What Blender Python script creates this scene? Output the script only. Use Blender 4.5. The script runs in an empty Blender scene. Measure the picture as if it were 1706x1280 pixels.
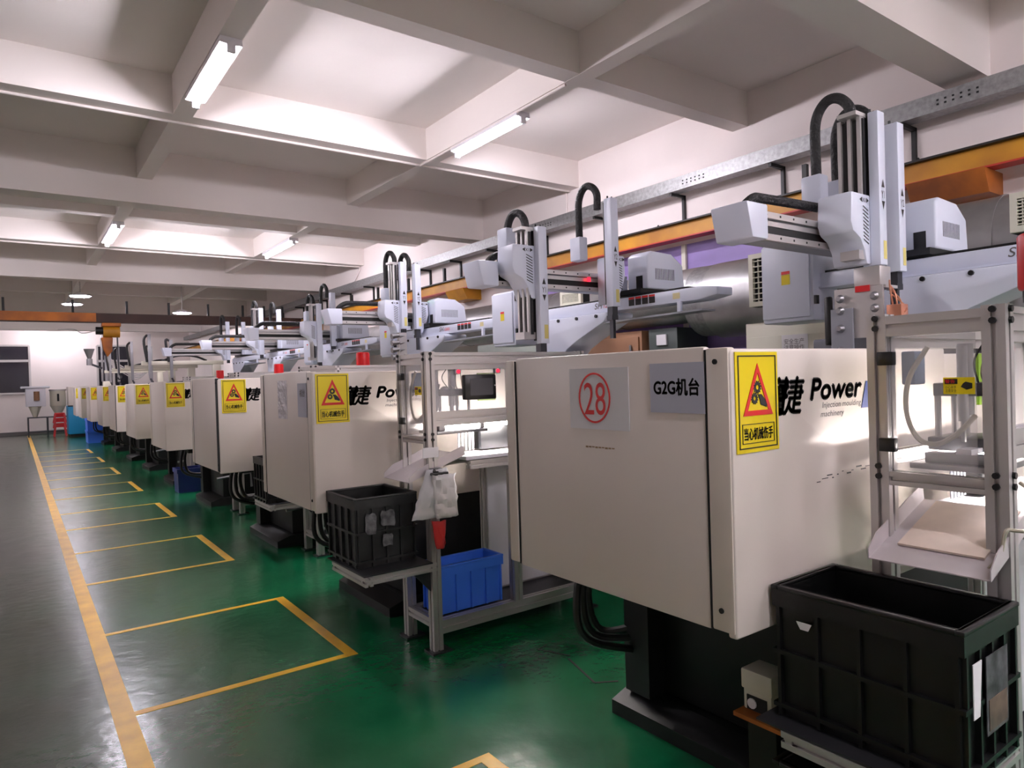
import bpy, math, random
from mathutils import Vector, Matrix
random.seed(7)
S = bpy.context.scene
COL = S.collection

# ---------------------------------------------------------------- camera
YAW, PITCH, ROLL, FPX = 0.62756266, -0.01039875, -0.03071087, 1143.9
CAM = Vector((0, 0, 1.5))
fw = Vector((math.sin(YAW) * math.cos(PITCH), math.cos(YAW) * math.cos(PITCH), math.sin(PITCH)))
rt = Vector((math.cos(YAW), -math.sin(YAW), 0))
up = rt.cross(fw)
rt, up = rt * math.cos(ROLL) + up * math.sin(ROLL), -rt * math.sin(ROLL) + up * math.cos(ROLL)
cd = bpy.data.cameras.new('camera')
cd.sensor_width = 36.0
cd.lens = 36.0 * FPX / 1706.0
cd.clip_start = 0.05
cam = bpy.data.objects.new('camera', cd)
cam.matrix_world = Matrix(((rt.x, up.x, -fw.x, CAM.x), (rt.y, up.y, -fw.y, CAM.y), (rt.z, up.z, -fw.z, CAM.z), (0, 0, 0, 1)))
COL.objects.link(cam)
S.camera = cam

# ---------------------------------------------------------------- world, exposure
wd = bpy.data.worlds.new('world')
wd.use_nodes = True
wd.node_tree.nodes['Background'].inputs[0].default_value = (0.5, 0.5, 0.55, 1)
wd.node_tree.nodes['Background'].inputs[1].default_value = 0.02
S.world = wd
TUBE_POWER = 115.0
STATION_TUBE_POWER = 200.0
S.view_settings.view_transform = 'Standard'
S.view_settings.look = 'None'
S.view_settings.gamma = 1.0
S.view_settings.use_curve_mapping = False
S.view_settings.exposure = 1.17
S.cycles.max_bounces = 10
S.cycles.diffuse_bounces = 6
S.cycles.transparent_max_bounces = 16
S.cycles.sample_clamp_indirect = 8.0

# ---------------------------------------------------------------- materials
def srgb(r, g, b):
    f = lambda c: (c / 255.0) / 12.92 if c <= 10 else (((c / 255.0) + 0.055) / 1.055) ** 2.4
    return (f(r), f(g), f(b), 1.0)

def mat(name, rgb, rough=0.5, metal=0.0, var=0.0, scale=4.0, bump=0.0, bscale=60.0, stretch=None, spec=None, var2=None):
    m = bpy.data.materials.new(name)
    m.use_nodes = True
    nt = m.node_tree
    b = nt.nodes['Principled BSDF']
    c = srgb(*rgb)
    b.inputs['Base Color'].default_value = c
    b.inputs['Roughness'].default_value = rough
    b.inputs['Metallic'].default_value = metal
    if spec is not None:
        b.inputs['Specular IOR Level'].default_value = spec
    if var or bump:
        tc = nt.nodes.new('ShaderNodeTexCoord')
        mp = nt.nodes.new('ShaderNodeMapping')
        if stretch:
            mp.inputs['Scale'].default_value = stretch
        nt.links.new(tc.outputs['Object'], mp.inputs['Vector'])
    if var:
        n = nt.nodes.new('ShaderNodeTexNoise')
        n.inputs['Scale'].default_value = scale
        n.inputs['Detail'].default_value = 5
        nt.links.new(mp.outputs[0], n.inputs['Vector'])
        r = nt.nodes.new('ShaderNodeValToRGB')
        r.color_ramp.elements[0].position = 0.3
        r.color_ramp.elements[1].position = 0.7
        lo = srgb(*var2) if var2 else tuple(x * (1 - var) for x in c[:3]) + (1,)
        r.color_ramp.elements[0].color = lo
        r.color_ramp.elements[1].color = c
        nt.links.new(n.outputs['Fac'], r.inputs[0])
        nt.links.new(r.outputs[0], b.inputs['Base Color'])
    if bump:
        n2 = nt.nodes.new('ShaderNodeTexNoise')
        n2.inputs['Scale'].default_value = bscale
        n2.inputs['Detail'].default_value = 3
        nt.links.new(mp.outputs[0], n2.inputs['Vector'])
        bp = nt.nodes.new('ShaderNodeBump')
        bp.inputs['Strength'].default_value = bump
        bp.inputs['Distance'].default_value = 0.02
        nt.links.new(n2.outputs['Fac'], bp.inputs['Height'])
        nt.links.new(bp.outputs[0], b.inputs['Normal'])
    return m

def emit(name, rgb, power):
    m = bpy.data.materials.new(name)
    m.use_nodes = True
    nt = m.node_tree
    nt.nodes.remove(nt.nodes['Principled BSDF'])
    e = nt.nodes.new('ShaderNodeEmission')
    e.inputs[0].default_value = srgb(*rgb)
    e.inputs[1].default_value = power
    nt.links.new(e.outputs[0], nt.nodes['Material Output'].inputs[0])
    return m

def glassy(name, rgb, alpha, rough=0.15):
    m = mat(name, rgb, rough)
    b = m.node_tree.nodes['Principled BSDF']
    b.inputs['Alpha'].default_value = alpha
    return m

M = dict(
    wall=mat('painted plaster wall', (234, 224, 220), 0.85, var=0.06, scale=1.2, bump=0.05, bscale=30),
    ceil=mat('painted ceiling', (234, 226, 221), 0.9, var=0.05, scale=0.8),
    beige=mat('beige enamel sheet', (226, 215, 206), 0.34, var=0.07, scale=2.0, stretch=(1, 1, 0.35)),
    beige2=mat('beige enamel trim', (220, 209, 197), 0.36, var=0.05, scale=3.0),
    black=mat('black machine frame', (12, 12, 12), 0.5, var=0.4, scale=6),
    gap=mat('dark gap', (14, 14, 14), 0.7),
    rubber=mat('black rubber hose', (20, 19, 19), 0.45),
    chain=mat('black cable chain', (24, 23, 24), 0.5, bump=0.6, bscale=70),
    alu=mat('anodised aluminium', (196, 192, 190), 0.38, 0.65),
    robot=mat('robot white enamel', (216, 221, 236), 0.35, var=0.03, scale=3),
    robotg=mat('robot grey enamel', (150, 152, 160), 0.4),
    steel=mat('steel', (165, 165, 168), 0.3, 0.9),
    darksteel=mat('dark steel', (70, 70, 74), 0.4, 0.7),
    zinc=mat('galvanised zinc', (160, 160, 160), 0.45, 0.7, var=0.35, scale=28),
    duct=mat('galvanised duct', (172, 170, 170), 0.4, 0.8, var=0.2, scale=6),
    yellow=mat('yellow crane paint', (200, 142, 26), 0.5, var=0.3, scale=3, var2=(160, 104, 22)),
    orange=mat('orange crane paint', (196, 112, 30), 0.55, var=0.4, scale=2.5, var2=(120, 66, 30)),
    brown=mat('brown crane paint', (66, 36, 24), 0.6, var=0.4, scale=3),
    redline=mat('red painted flange', (176, 40, 26), 0.5),
    sign_y=mat('yellow sign', (240, 214, 14), 0.4, var=0.05, scale=3),
    sign_r=mat('red print', (218, 36, 34), 0.45),
    sign_k=mat('black print', (24, 24, 24), 0.5),
    print_g=mat('grey print', (95, 90, 90), 0.5),
    paper=mat('white paper', (225, 222, 224), 0.6, var=0.05, scale=6),
    silver=mat('silver plate', (176, 178, 190), 0.4, 0.25),
    stripe=mat('yellow floor paint', (248, 196, 50), 0.35, var=0.3, scale=6, var2=(220, 164, 48)),
    cratek=mat('black crate plastic', (9, 9, 10), 0.4, var=0.3, scale=10),
    crateg=mat('worn dark crate plastic', (44, 46, 46), 0.45, var=0.5, scale=7, var2=(18, 19, 19)),
    crateb=mat('blue crate plastic', (70, 130, 255), 0.38, var=0.1, scale=5),
    bluem=mat('blue machine paint', (30, 140, 190), 0.45),
    redp=mat('red plastic', (208, 26, 30), 0.3),
    screen=mat('dark screen', (72, 72, 76), 0.2),
    plastic_k=mat('black plastic', (15, 15, 16), 0.35),
    white=mat('white sheet metal', (224, 222, 228), 0.4, var=0.04, scale=4),
    lav=mat('lavender film', (150, 128, 190), 0.5, var=0.25, scale=2.0, stretch=(1, 1, 4)),
    chute=mat('chute sheet', (206, 198, 200), 0.35, 0.3, var=0.08, scale=6),
    board=mat('stained cardboard', (226, 208, 194), 0.7, var=0.12, scale=14),
    green=mat('green paint', (122, 160, 40), 0.5),
    dkgreen=mat('dark green cabinet', (52, 62, 58), 0.5),
    tan=mat('brown board', (150, 106, 74), 0.6, var=0.2, scale=3),
    cream=mat('cream enamel', (206, 202, 184), 0.45),
    copper=mat('copper tube', (206, 140, 112), 0.35, 0.6),
    clearhose=mat('cloudy hose', (176, 168, 150), 0.3),
    glassdark=mat('night window glass', (40, 38, 46), 0.08),
    bagm=glassy('cloudy plastic bag', (226, 226, 230), 0.72, 0.35),
    acr=glassy('acrylic pane', (228, 225, 230), 0.24, 0.08),
    redbag=glassy('red tinted pouch', (226, 60, 60), 0.75, 0.4),
    tube=emit('lit tube', (248, 241, 253), TUBE_POWER),
    stube=emit('lit station tube', (255, 246, 240), STATION_TUBE_POWER),
    lampdisc=emit('lit lamp disc', (250, 238, 255), 30.0),
    led_g=emit('green indicator', (40, 255, 130), 3.0),
    led_r=emit('red indicator', (255, 30, 50), 1.6),
)

def floor_mat():
    m = mat('green epoxy floor', (40, 96, 66), 0.25)
    nt = m.node_tree
    b = nt.nodes['Principled BSDF']
    tc = nt.nodes.new('ShaderNodeTexCoord')
    sx = nt.nodes.new('ShaderNodeSeparateXYZ')
    nt.links.new(tc.outputs['Object'], sx.inputs[0])
    n = nt.nodes.new('ShaderNodeTexNoise'); n.inputs['Scale'].default_value = 1.1; n.inputs['Detail'].default_value = 8
    nt.links.new(tc.outputs['Object'], n.inputs['Vector'])
    # worn aisle to the left of the lane stripe is greyer
    add = nt.nodes.new('ShaderNodeMath'); add.operation = 'MULTIPLY_ADD'; add.inputs[1].default_value = 1.5
    nt.links.new(n.outputs['Fac'], add.inputs[0]); nt.links.new(sx.outputs['X'], add.inputs[2])
    mr = nt.nodes.new('ShaderNodeMapRange'); mr.inputs['From Min'].default_value = 0.75; mr.inputs['From Max'].default_value = 2.6
    nt.links.new(add.outputs[0], mr.inputs['Value'])
    r = nt.nodes.new('ShaderNodeValToRGB')
    r.color_ramp.elements[0].color = srgb(60, 70, 56)
    r.color_ramp.elements[1].color = srgb(14, 104, 64)
    e = r.color_ramp.elements.new(0.42); e.color = srgb(40, 90, 58)
    nt.links.new(mr.outputs[0], r.inputs[0])
    n3 = nt.nodes.new('ShaderNodeTexNoise'); n3.inputs['Scale'].default_value = 5; n3.inputs['Detail'].default_value = 9
    nt.links.new(tc.outputs['Object'], n3.inputs['Vector'])
    mx = nt.nodes.new('ShaderNodeMix'); mx.data_type = 'RGBA'; mx.blend_type = 'MULTIPLY'
    mx.inputs[0].default_value = 0.55
    r3 = nt.nodes.new('ShaderNodeValToRGB')
    r3.color_ramp.elements[0].position = 0.2; r3.color_ramp.elements[0].color = (0.6, 0.6, 0.6, 1)
    r3.color_ramp.elements[1].position = 0.8
    nt.links.new(n3.outputs['Fac'], r3.inputs[0])
    nt.links.new(r.outputs[0], mx.inputs[6]); nt.links.new(r3.outputs[0], mx.inputs[7])
    nt.links.new(mx.outputs[2], b.inputs['Base Color'])
    rr = nt.nodes.new('ShaderNodeMapRange'); rr.inputs['From Min'].default_value = 0.2; rr.inputs['From Max'].default_value = 0.8
    rr.inputs['To Min'].default_value = 0.17; rr.inputs['To Max'].default_value = 0.27
    nt.links.new(n3.outputs['Fac'], rr.inputs['Value']); nt.links.new(rr.outputs[0], b.inputs['Roughness'])
    n4 = nt.nodes.new('ShaderNodeTexNoise'); n4.inputs['Scale'].default_value = 14; n4.inputs['Detail'].default_value = 4
    nt.links.new(tc.outputs['Object'], n4.inputs['Vector'])
    bp = nt.nodes.new('ShaderNodeBump'); bp.inputs['Strength'].default_value = 0.12; bp.inputs['Distance'].default_value = 0.02
    nt.links.new(n4.outputs['Fac'], bp.inputs['Height']); nt.links.new(bp.outputs[0], b.inputs['Normal'])
    return m
M['floor'] = floor_mat()

# ---------------------------------------------------------------- mesh builder
class MB:
    def __init__(s):
        s.v, s.f = [], []
    def add(s, vs, fs):
        n = len(s.v)
        s.v += [tuple(p) for p in vs]
        s.f += [tuple(i + n for i in f) for f in fs]
        return s
    def box(s, x0, x1, y0, y1, z0, z1):
        vs = [(x, y, z) for z in (z0, z1) for y in (y0, y1) for x in (x0, x1)]
        return s.add(vs, [(0, 2, 3, 1), (4, 5, 7, 6), (0, 1, 5, 4), (2, 6, 7, 3), (0, 4, 6, 2), (1, 3, 7, 5)])
    def prism(s, poly, ax, a0, a1):
        # poly in the plane of the two other axes (in xyz order), extruded along ax
        def P(u, w, a):
            return {'x': (a, u, w), 'y': (u, a, w), 'z': (u, w, a)}[ax]
        n = len(poly)
        vs = [P(u, w, a0) for u, w in poly] + [P(u, w, a1) for u, w in poly]
        return s.add(vs, [tuple(range(n)), tuple(range(2 * n - 1, n - 1, -1))] + [(i, i + n, (i + 1) % n + n, (i + 1) % n) for i in range(n)])
    def frame_of(s, p0, p1):
        d = (Vector(p1) - Vector(p0)).normalized()
        a = Vector((0, 0, 1)) if abs(d.z) < 0.9 else Vector((0, 1, 0))
        u = d.cross(a).normalized()
        return d, u, u.cross(d).normalized()
    def cyl(s, p0, p1, r, n=12, r1=None):
        p0, p1 = Vector(p0), Vector(p1)
        r1 = r if r1 is None else r1
        d, u, w = s.frame_of(p0, p1)
        vs = []
        for p, q in ((p0, r), (p1, r1)):
            for i in range(n):
                t = 2 * math.pi * i / n
                vs.append(p + u * math.cos(t) * q + w * math.sin(t) * q)
        return s.add(vs, [tuple(range(n)), tuple(range(2 * n - 1, n - 1, -1))] + [(i, i + n, (i + 1) % n + n, (i + 1) % n) for i in range(n)])
    def bar(s, p0, p1, w, h):
        p0, p1 = Vector(p0), Vector(p1)
        d, u, v = s.frame_of(p0, p1)
        vs = [p + u * a * w / 2 + v * b * h / 2 for p in (p0, p1) for a, b in ((-1, -1), (1, -1), (1, 1), (-1, 1))]
        return s.add(vs, [(0, 1, 2, 3), (7, 6, 5, 4), (0, 4, 5, 1), (1, 5, 6, 2), (2, 6, 7, 3), (3, 7, 4, 0)])
    def tslot(s, p0, p1, w, h=None):
        # aluminium extrusion with a groove along each face (two on a double face)
        h = h or w
        g, dp = 0.006, 0.012
        def side(L):
            n = 2 if L > 1.6 * min(w, h) else 1
            return [(-L / 2 + L * (k + 0.5) / n) for k in range(n)]
        pts = []
        cx, cy = w / 2, h / 2
        for k in side(w): pts += [(k - g, -cy), (k - g, -cy + dp), (k + g, -cy + dp), (k + g, -cy)]
        A = [(-cx, -cy)] + pts
        B = [(cx, -cy)]
        for k in side(h): B += [(cx, k - g), (cx - dp, k - g), (cx - dp, k + g), (cx, k + g)]
        half = A + B
        poly = half + [(-a, -b) for a, b in half]
        p0, p1 = Vector(p0), Vector(p1)
        d, u, v = s.frame_of(p0, p1)
        n = len(poly)
        vs = [p + u * a + v * b for p in (p0, p1) for a, b in poly]
        return s.add(vs, [tuple(range(n)), tuple(range(2 * n - 1, n - 1, -1))] + [(i, i + n, (i + 1) % n + n, (i + 1) % n) for i in range(n)])
    def tube(s, pts, r, n=8):
        pts = [Vector(p) for p in pts]
        vs, fs = [], []
        pu = None
        for i, p in enumerate(pts):
            d = (pts[min(i + 1, len(pts) - 1)] - pts[max(i - 1, 0)]).normalized()
            if pu is None:
                a = Vector((0, 0, 1)) if abs(d.z) < 0.9 else Vector((0, 1, 0))
                u = d.cross(a).normalized()
            else:
                u = (pu - d * pu.dot(d)).normalized()
            pu = u
            w = u.cross(d)
            for k in range(n):
                t = 2 * math.pi * k / n
                vs.append(p + u * math.cos(t) * r + w * math.sin(t) * r)
        for i in range(len(pts) - 1):
            for k in range(n):
                a, b = i * n + k, i * n + (k + 1) % n
                fs.append((a, b, b + n, a + n))
        fs += [tuple(range(n - 1, -1, -1)), tuple(range((len(pts) - 1) * n, len(pts) * n))]
        return s.add(vs, fs)

def spline(pts, n=8):
    P = [Vector(p) for p in pts]
    P = [P[0] * 2 - P[1]] + P + [P[-1] * 2 - P[-2]]
    out = []
    for i in range(1, len(P) - 2):
        for k in range(n):
            t = k / n
            a, b, c, d = P[i - 1], P[i], P[i + 1], P[i + 2]
            out.append(0.5 * ((2 * b) + (c - a) * t + (2 * a - 5 * b + 4 * c - d) * t * t + (3 * b - a - 3 * c + d) * t ** 3))
    return out + [P[-2]]

def obj(name, mb, m, parent=None, bevel=0, seg=2, smooth=False, label=None):
    me = bpy.data.meshes.new(name)
    me.from_pydata(mb.v, [], mb.f)
    me.materials.append(m if not isinstance(m, str) else M[m])
    import bmesh
    bm = bmesh.new(); bm.from_mesh(me)
    bmesh.ops.recalc_face_normals(bm, faces=bm.faces)
    if bevel:
        es = [e for e in bm.edges if len(e.link_faces) == 2 and e.calc_face_angle(0) > 0.6]
        bmesh.ops.bevel(bm, geom=es, offset=bevel, segments=seg, profile=0.5, affect='EDGES', clamp_overlap=True)
    bm.to_mesh(me); bm.free()
    if smooth or bevel:
        me.polygons.foreach_set('use_smooth', [True] * len(me.polygons))
        me.set_sharp_from_angle(angle=0.7)
    o = bpy.data.objects.new(name, me)
    COL.objects.link(o)
    if parent: o.parent = parent
    if label: o['label'] = label
    return o

def thing(name, label, cat, loc=(0, 0, 0), group=None, rz=0):
    o = bpy.data.objects.new(name, None)
    o.empty_display_size = 0.1
    COL.objects.link(o)
    o.location = loc
    o.rotation_euler = (0, 0, rz)
    o['label'] = label; o['category'] = cat
    if group: o['group'] = group
    return o

def tag(o, label, cat, group=None):
    o['label'] = label; o['category'] = cat
    if group: o['group'] = group
    return o

def struct(name, mb, m, parent=None, **k):
    o = obj(name, mb, m, parent, **k)
    if not parent: o['kind'] = 'structure'
    return o

def dup(root, loc, label=None, rz=None):
    r = root.copy(); COL.objects.link(r); r.location = loc
    if rz is not None: r.rotation_euler = (0, 0, rz)
    if label: r['label'] = label
    for ch in list(root.children):
        c = ch.copy(); COL.objects.link(c); c.parent = r
        for g in ch.children:
            d = g.copy(); COL.objects.link(d); d.parent = c
    return r

# text as mesh, fitted to a w x h patch at o with axes u (right) and v (up)
_tc = {}
def text(name, s, m, parent, o, u, v, w, h, bold=0.0, shear=0.0, heavy=0.0):
    key = (s, bold, shear)
    if key not in _tc:
        cu = bpy.data.curves.new('t', 'FONT')
        cu.body = s; cu.offset = bold; cu.shear = shear; cu.resolution_u = 4
        t = bpy.data.objects.new('t', cu)
        COL.objects.link(t)
        dg = bpy.context.evaluated_depsgraph_get()
        me = bpy.data.meshes.new_from_object(t.evaluated_get(dg))
        pts = [tuple(x.co) for x in me.vertices]
        fs = [tuple(p.vertices) for p in me.polygons]
        bpy.data.objects.remove(t); bpy.data.curves.remove(cu); bpy.data.meshes.remove(me)
        xs = [p[0] for p in pts]; ys = [p[1] for p in pts]
        _tc[key] = ([((p[0] - min(xs)) / (max(xs) - min(xs)), (p[1] - min(ys)) / (max(ys) - min(ys))) for p in pts], fs)
    pts, fs = _tc[key]
    if heavy:
        P0, F0 = pts, fs
        pts, fs = [], []
        for da, db in ((-1, 0), (1, 0), (0, 1), (0, -1), (0, 0)):
            n0 = len(pts)
            pts = pts + [(a + da * heavy / w, b + db * heavy / h) for a, b in P0]
            fs = fs + [tuple(i + n0 for i in f) for f in F0]
    o, u, v = Vector(o), Vector(u), Vector(v)
    me = bpy.data.meshes.new(name)
    me.from_pydata([tuple(o + u * (a * w) + v * (b * h)) for a, b in pts], [], fs)
    me.materials.append(M[m])
    ob = bpy.data.objects.new(name, me)
    COL.objects.link(ob); ob.parent = parent
    return ob

def flat(name, poly, m, parent, o, u, v, t=0.0015, holes=False):
    # thin plate with outline poly (u,v) at o; thickness along the outward normal
    o, u, v = Vector(o), Vector(u), Vector(v)
    nrm = u.cross(v).normalized()
    mb = MB()
    n = len(poly)
    vs = [o + u * a + v * b for a, b in poly] + [o + u * a + v * b + nrm * t for a, b in poly]
    mb.add(vs, [tuple(range(n - 1, -1, -1)), tuple(range(n, 2 * n))] + [(i, (i + 1) % n, (i + 1) % n + n, i + n) for i in range(n)])
    return obj(name, mb, m, parent)

def ringplate(name, outer, inner, m, parent, o, u, v, t=0.0015):
    o, u, v = Vector(o), Vector(u), Vector(v)
    nrm = u.cross(v).normalized()
    n = len(outer)
    vs = []
    for off in (0, t):
        for q in (outer, inner):
            vs += [o + u * a + v * b + nrm * off for a, b in q]
    fs = []
    for i in range(n):
        j = (i + 1) % n
        fs += [(2 * n + i, 2 * n + j, 3 * n + j, 3 * n + i), (i, j, 2 * n + j, 2 * n + i), (n + i, 3 * n + i, 3 * n + j, n + j)]
    return obj(name, MB().add(vs, fs), m, parent)

def rect(a0, a1, b0, b1): return [(a0, b0), (a1, b0), (a1, b1), (a0, b1)]
def circ(cx, cy, r, n=24, ry=None): return [(cx + r * math.cos(2 * math.pi * i / n), cy + (ry or r) * math.sin(2 * math.pi * i / n)) for i in range(n)]
def gear(cx, cy, r0, r1, teeth):
    out = []
    for i in range(teeth):
        for k, r in ((0, r0), (0.25, r1), (0.5, r1), (0.75, r0)):
            t = 2 * math.pi * (i + k) / teeth
            out.append((cx + r * math.cos(t), cy + r * math.sin(t)))
    return out
UX, UZ, UMY = (1, 0, 0), (0, 0, 1), (0, -1, 0)

# ================================================================ SETTING
struct('floor', MB().box(-7, 6.2, -6, 29.4, -0.2, 0), 'floor')
FL = bpy.data.objects['floor']
def stripe(name, x0, x1, y0, y1):
    obj(name, MB().box(x0, x1, y0, y1, 0, 0.002), 'stripe', FL)
stripe('lane_stripe', 0.318, 0.405, -1.5, 28.6)
BAYS = [(1.0, 2.27), (3.60, 4.86), (6.21, 7.46), (8.77, 9.94), (11.33, 12.58), (13.90, 15.15), (16.5, 17.75), (19.1, 20.35)]
for a, b in BAYS:
    stripe('bay_stripe', 0.405, 1.43, a - 0.025, a + 0.02)
    stripe('bay_stripe', 0.405, 1.43, b - 0.02, b + 0.02)
    stripe('bay_end_stripe', 1.43, 1.49, a - 0.025, b + 0.02)
crack = MB()
for (x, y), (x2, y2) in (((2.28, 2.98), (2.36, 2.80)), ((2.28, 2.98), (2.36, 3.0)), ((2.33, 2.78), (2.24, 2.48)), ((2.24, 2.48), (2.34, 2.42))):
    crack.bar((x, y, 0.001), (x2, y2, 0.001), 0.012, 0.002)
obj('floor_crack', crack, 'gap', FL)

ZS, ZC, ZMN = 4.09, 3.77, 3.50          # slab, secondary beam soffit, main beam soffit
XW = 5.62
struct('ceiling', MB().box(-7, 6.2, -6, 29.4, ZS, ZS + 0.2), 'ceil')
CE = bpy.data.objects['ceiling']
for y in (-2.42, -0.05, 3.87, 6.24, 10.26, 12.55, 16.6, 18.95, 22.9, 25.3):
    obj('cross_beam', MB().box(-7, XW, y, y + 0.17, ZC, ZS), 'ceil', CE)
for y in (-4.4, 1.91, 8.34, 14.6, 20.9, 27.2):
    obj('main_beam', MB().box(-7, XW, y, y + 0.27, ZMN, ZS), 'ceil', CE)
for x in (-6.0, -3.6, -1.22, 1.14, 3.525):
    obj('long_beam', MB().box(x, x + 0.15, -6, 29.2, ZC - 0.002, ZS), 'ceil', CE)
obj('long_beam', MB().box(4.93, 5.08, -6, -0.05, ZC - 0.002, ZS), 'ceil', CE)
struct('wall_right', MB().box(XW, XW + 0.25, -6, 29.4, 0, ZS), 'wall')
struct('wall_far', MB().box(-7, 6, 29.2, 29.45, 0, ZS), 'wall')
struct('wall_left', MB().box(-7.25, -7, -6, 29.4, 0, ZS), 'wall')
struct('wall_back', MB().box(-7, 6, -6.25, -6, 0, ZS), 'wall')
WR = bpy.data.objects['wall_right']
struct('baseboard_far', MB().box(-7, 5.62, 29.16, 29.2, 0, 0.12), 'print_g')

def window(n, x0, x1, z0, z1, y=29.2):
    o = struct('window_%d' % n, MB().box(x0, x1, y - 0.03, y, z0, z1), 'glassdark')
    fr = lambda a, b, c, d: obj('frame_bar', MB().box(a, b, y - 0.07, y - 0.02, c, d), 'alu', o)
    fr(x0 - 0.03, x0 + 0.03, z0, z1); fr(x1 - 0.03, x1 + 0.03, z0, z1)
    fr(x0, x1, z0 - 0.03, z0 + 0.03); fr(x0, x1, z1 - 0.03, z1 + 0.03)
    zm = z0 + (z1 - z0) * 0.68
    fr(x0, x1, zm - 0.04, zm + 0.04)
    xm = (x0 + x1) / 2
    fr(xm - 0.04, xm + 0.04, z0, zm)
window(1, -1.35, 0.47, 1.45, 3.1)
window(2, 2.5, 3.5, 1.35, 3.1)
# lavender filmed windows on the right wall
for n, (y0, y1, z0, z1) in enumerate(((3.55, 5.7, 1.0, 2.795), (6.0, 6.9, 1.0, 2.6)), 3):
    o = struct('window_%d' % n, MB().box(XW - 0.03, XW, y0, y1, z0, z1), 'lav')
    for a in (y0, (y0 + y1) / 2, y1):
        obj('frame_bar', MB().box(XW - 0.06, XW - 0.01, a - 0.025, a + 0.025, z0, z1), 'cream', o)
# conduit along beams and the drop on the wall
cm = MB()
cm.cyl((-6.9, 6.40, ZC - 0.012), (XW - 0.02, 6.40, ZC - 0.012), 0.012, 8)
obj('conduit', cm, 'wall', CE)
obj('conduit', MB().cyl((3.54, 4.05, ZC - 0.014), (3.54, 6.4, ZC - 0.014), 0.012, 8), 'wall', CE)
obj('conduit', MB().cyl((-6.9, 12.72, ZC - 0.012), (XW - 0.02, 12.72, ZC - 0.012), 0.012, 8), 'wall', CE)
struct('trim_1', MB().cyl((XW - 0.015, 6.46, ZC), (XW - 0.015, 6.46, 3.44), 0.012, 8), 'wall')
struct('trim_2', MB().tube(spline([(XW - 0.02, 12.76, ZC), (XW - 0.03, 12.72, 3.7), (XW - 0.02, 13.0, 3.5), (XW - 0.02, 13.0, 3.44)]), 0.01, 6), 'wall')
# plaster chipped above the crane beam
for y in (2.4, 3.0, 4.1, 5.0):
    obj('wall_plug', MB().cyl((XW - 0.003, y, 3.06), (XW + 0.01, y, 3.06), 0.014, 6), 'gap', WR)

# ================================================================ CEILING TUBE LIGHTS
def tube_light(x, y0, y1, label):
    t = thing('tube_light', label, 'light', (x, (y0 + y1) / 2, ZC), 'ceiling tube lights')
    h = (y1 - y0) / 2
    obj('batten', MB().prism([(-0.068, -0.002), (0.068, -0.002), (0.072, -0.046), (0.02, -0.052), (-0.02, -0.052), (-0.072, -0.046)], 'y', -h - 0.02, h + 0.02), 'white', t)
    obj('tube', MB().cyl((0, -h, -0.075), (0, h, -0.075), 0.022, 12), 'tube', t, smooth=True)
    for s in (-1, 1):
        obj('end_cap', MB().box(-0.025, 0.025, s * (h + 0.0), s * (h + 0.025), -0.1, -0.04), 'white', t)
tube_light(1.215, 4.69, 5.75, 'large lit tube light on the ceiling beam at upper left')
tube_light(3.60, 4.70, 5.75, 'lit tube light on the ceiling beam above the middle of the row')
tube_light(1.215, 10.65, 12.05, 'small lit tube light on the far ceiling beam, left one of two')
tube_light(3.60, 10.65, 12.05, 'small lit tube light on the far ceiling beam, right one of two')
for x, w in ((1.215, 'left'), (3.60, 'right')):
    tube_light(x, -1.7, -0.5, 'tube light behind the camera, %s one of two' % w)
    tube_light(x, -4.6, -3.4, 'added unseen tube light far behind the camera, %s one of two' % w)  # extra unseen row, added to brighten the machine sides facing the camera
    tube_light(x, 21.4, 22.6, 'added tube light hidden behind the fourth main ceiling beam, %s one' % w)  # added fill for the far wall, kept out of sight by the beam

for x, w in ((-3.53, 'right'), (-5.93, 'left')):
    tube_light(x, 10.65, 11.85, 'added tube light over the left side outside the view, %s one' % w)  # added off-view for general ambient light in the hall
tube_light(-1.15, -4.6, -3.4, 'added unseen tube light far behind the camera over the left aisle')  # added fill from behind, outside the view
tube_light(5.0, -4.6, -3.4, 'added unseen tube light far behind the camera near the right wall')  # added fill on the machine sides, out of view
tube_light(5.0, -1.7, -0.5, 'added unseen tube light behind the camera near the right wall')  # unseen extra tube, added to lift the near machines
for x, w in ((-3.53, 'outermost'), (-1.15, 'inner')):
    tube_light(x, 21.4, 22.6, 'added tube light over the far left side outside the view, %s one' % w)  # added off-view to brighten the far wall
tube_light(1.215, 27.6, 28.8, 'added tube light hidden behind the last main ceiling beam')  # added close to the far wall to light it, concealed by the beam

def bay_lamp(x, y, z, label):
    t = thing('pendant_lamp', label, 'light', (x, y, z), 'round pendant lamps by the crane')
    obj('stem', MB().cyl((0, 0, 0.03), (0, 0, ZS - z), 0.012, 8), 'alu', t)
    obj('shade', MB().cyl((0, 0, 0), (0, 0, 0.07), 0.2, 20, 0.05), 'white', t, smooth=True)
    obj('lamp_disc', MB().cyl((0, 0, -0.012), (0, 0, -0.001), 0.17, 20), 'lampdisc', t)
bay_lamp(1.12, 16.0, 3.36, 'round pendant lamp hanging near the hoist, higher of the two')
bay_lamp(1.05, 17.1, 3.31, 'round pendant lamp hanging near the hoist, lower of the two')
bay_lamp(2.96, 16.0, 3.08, 'round pendant lamp hanging alone right of the hoist')

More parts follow.
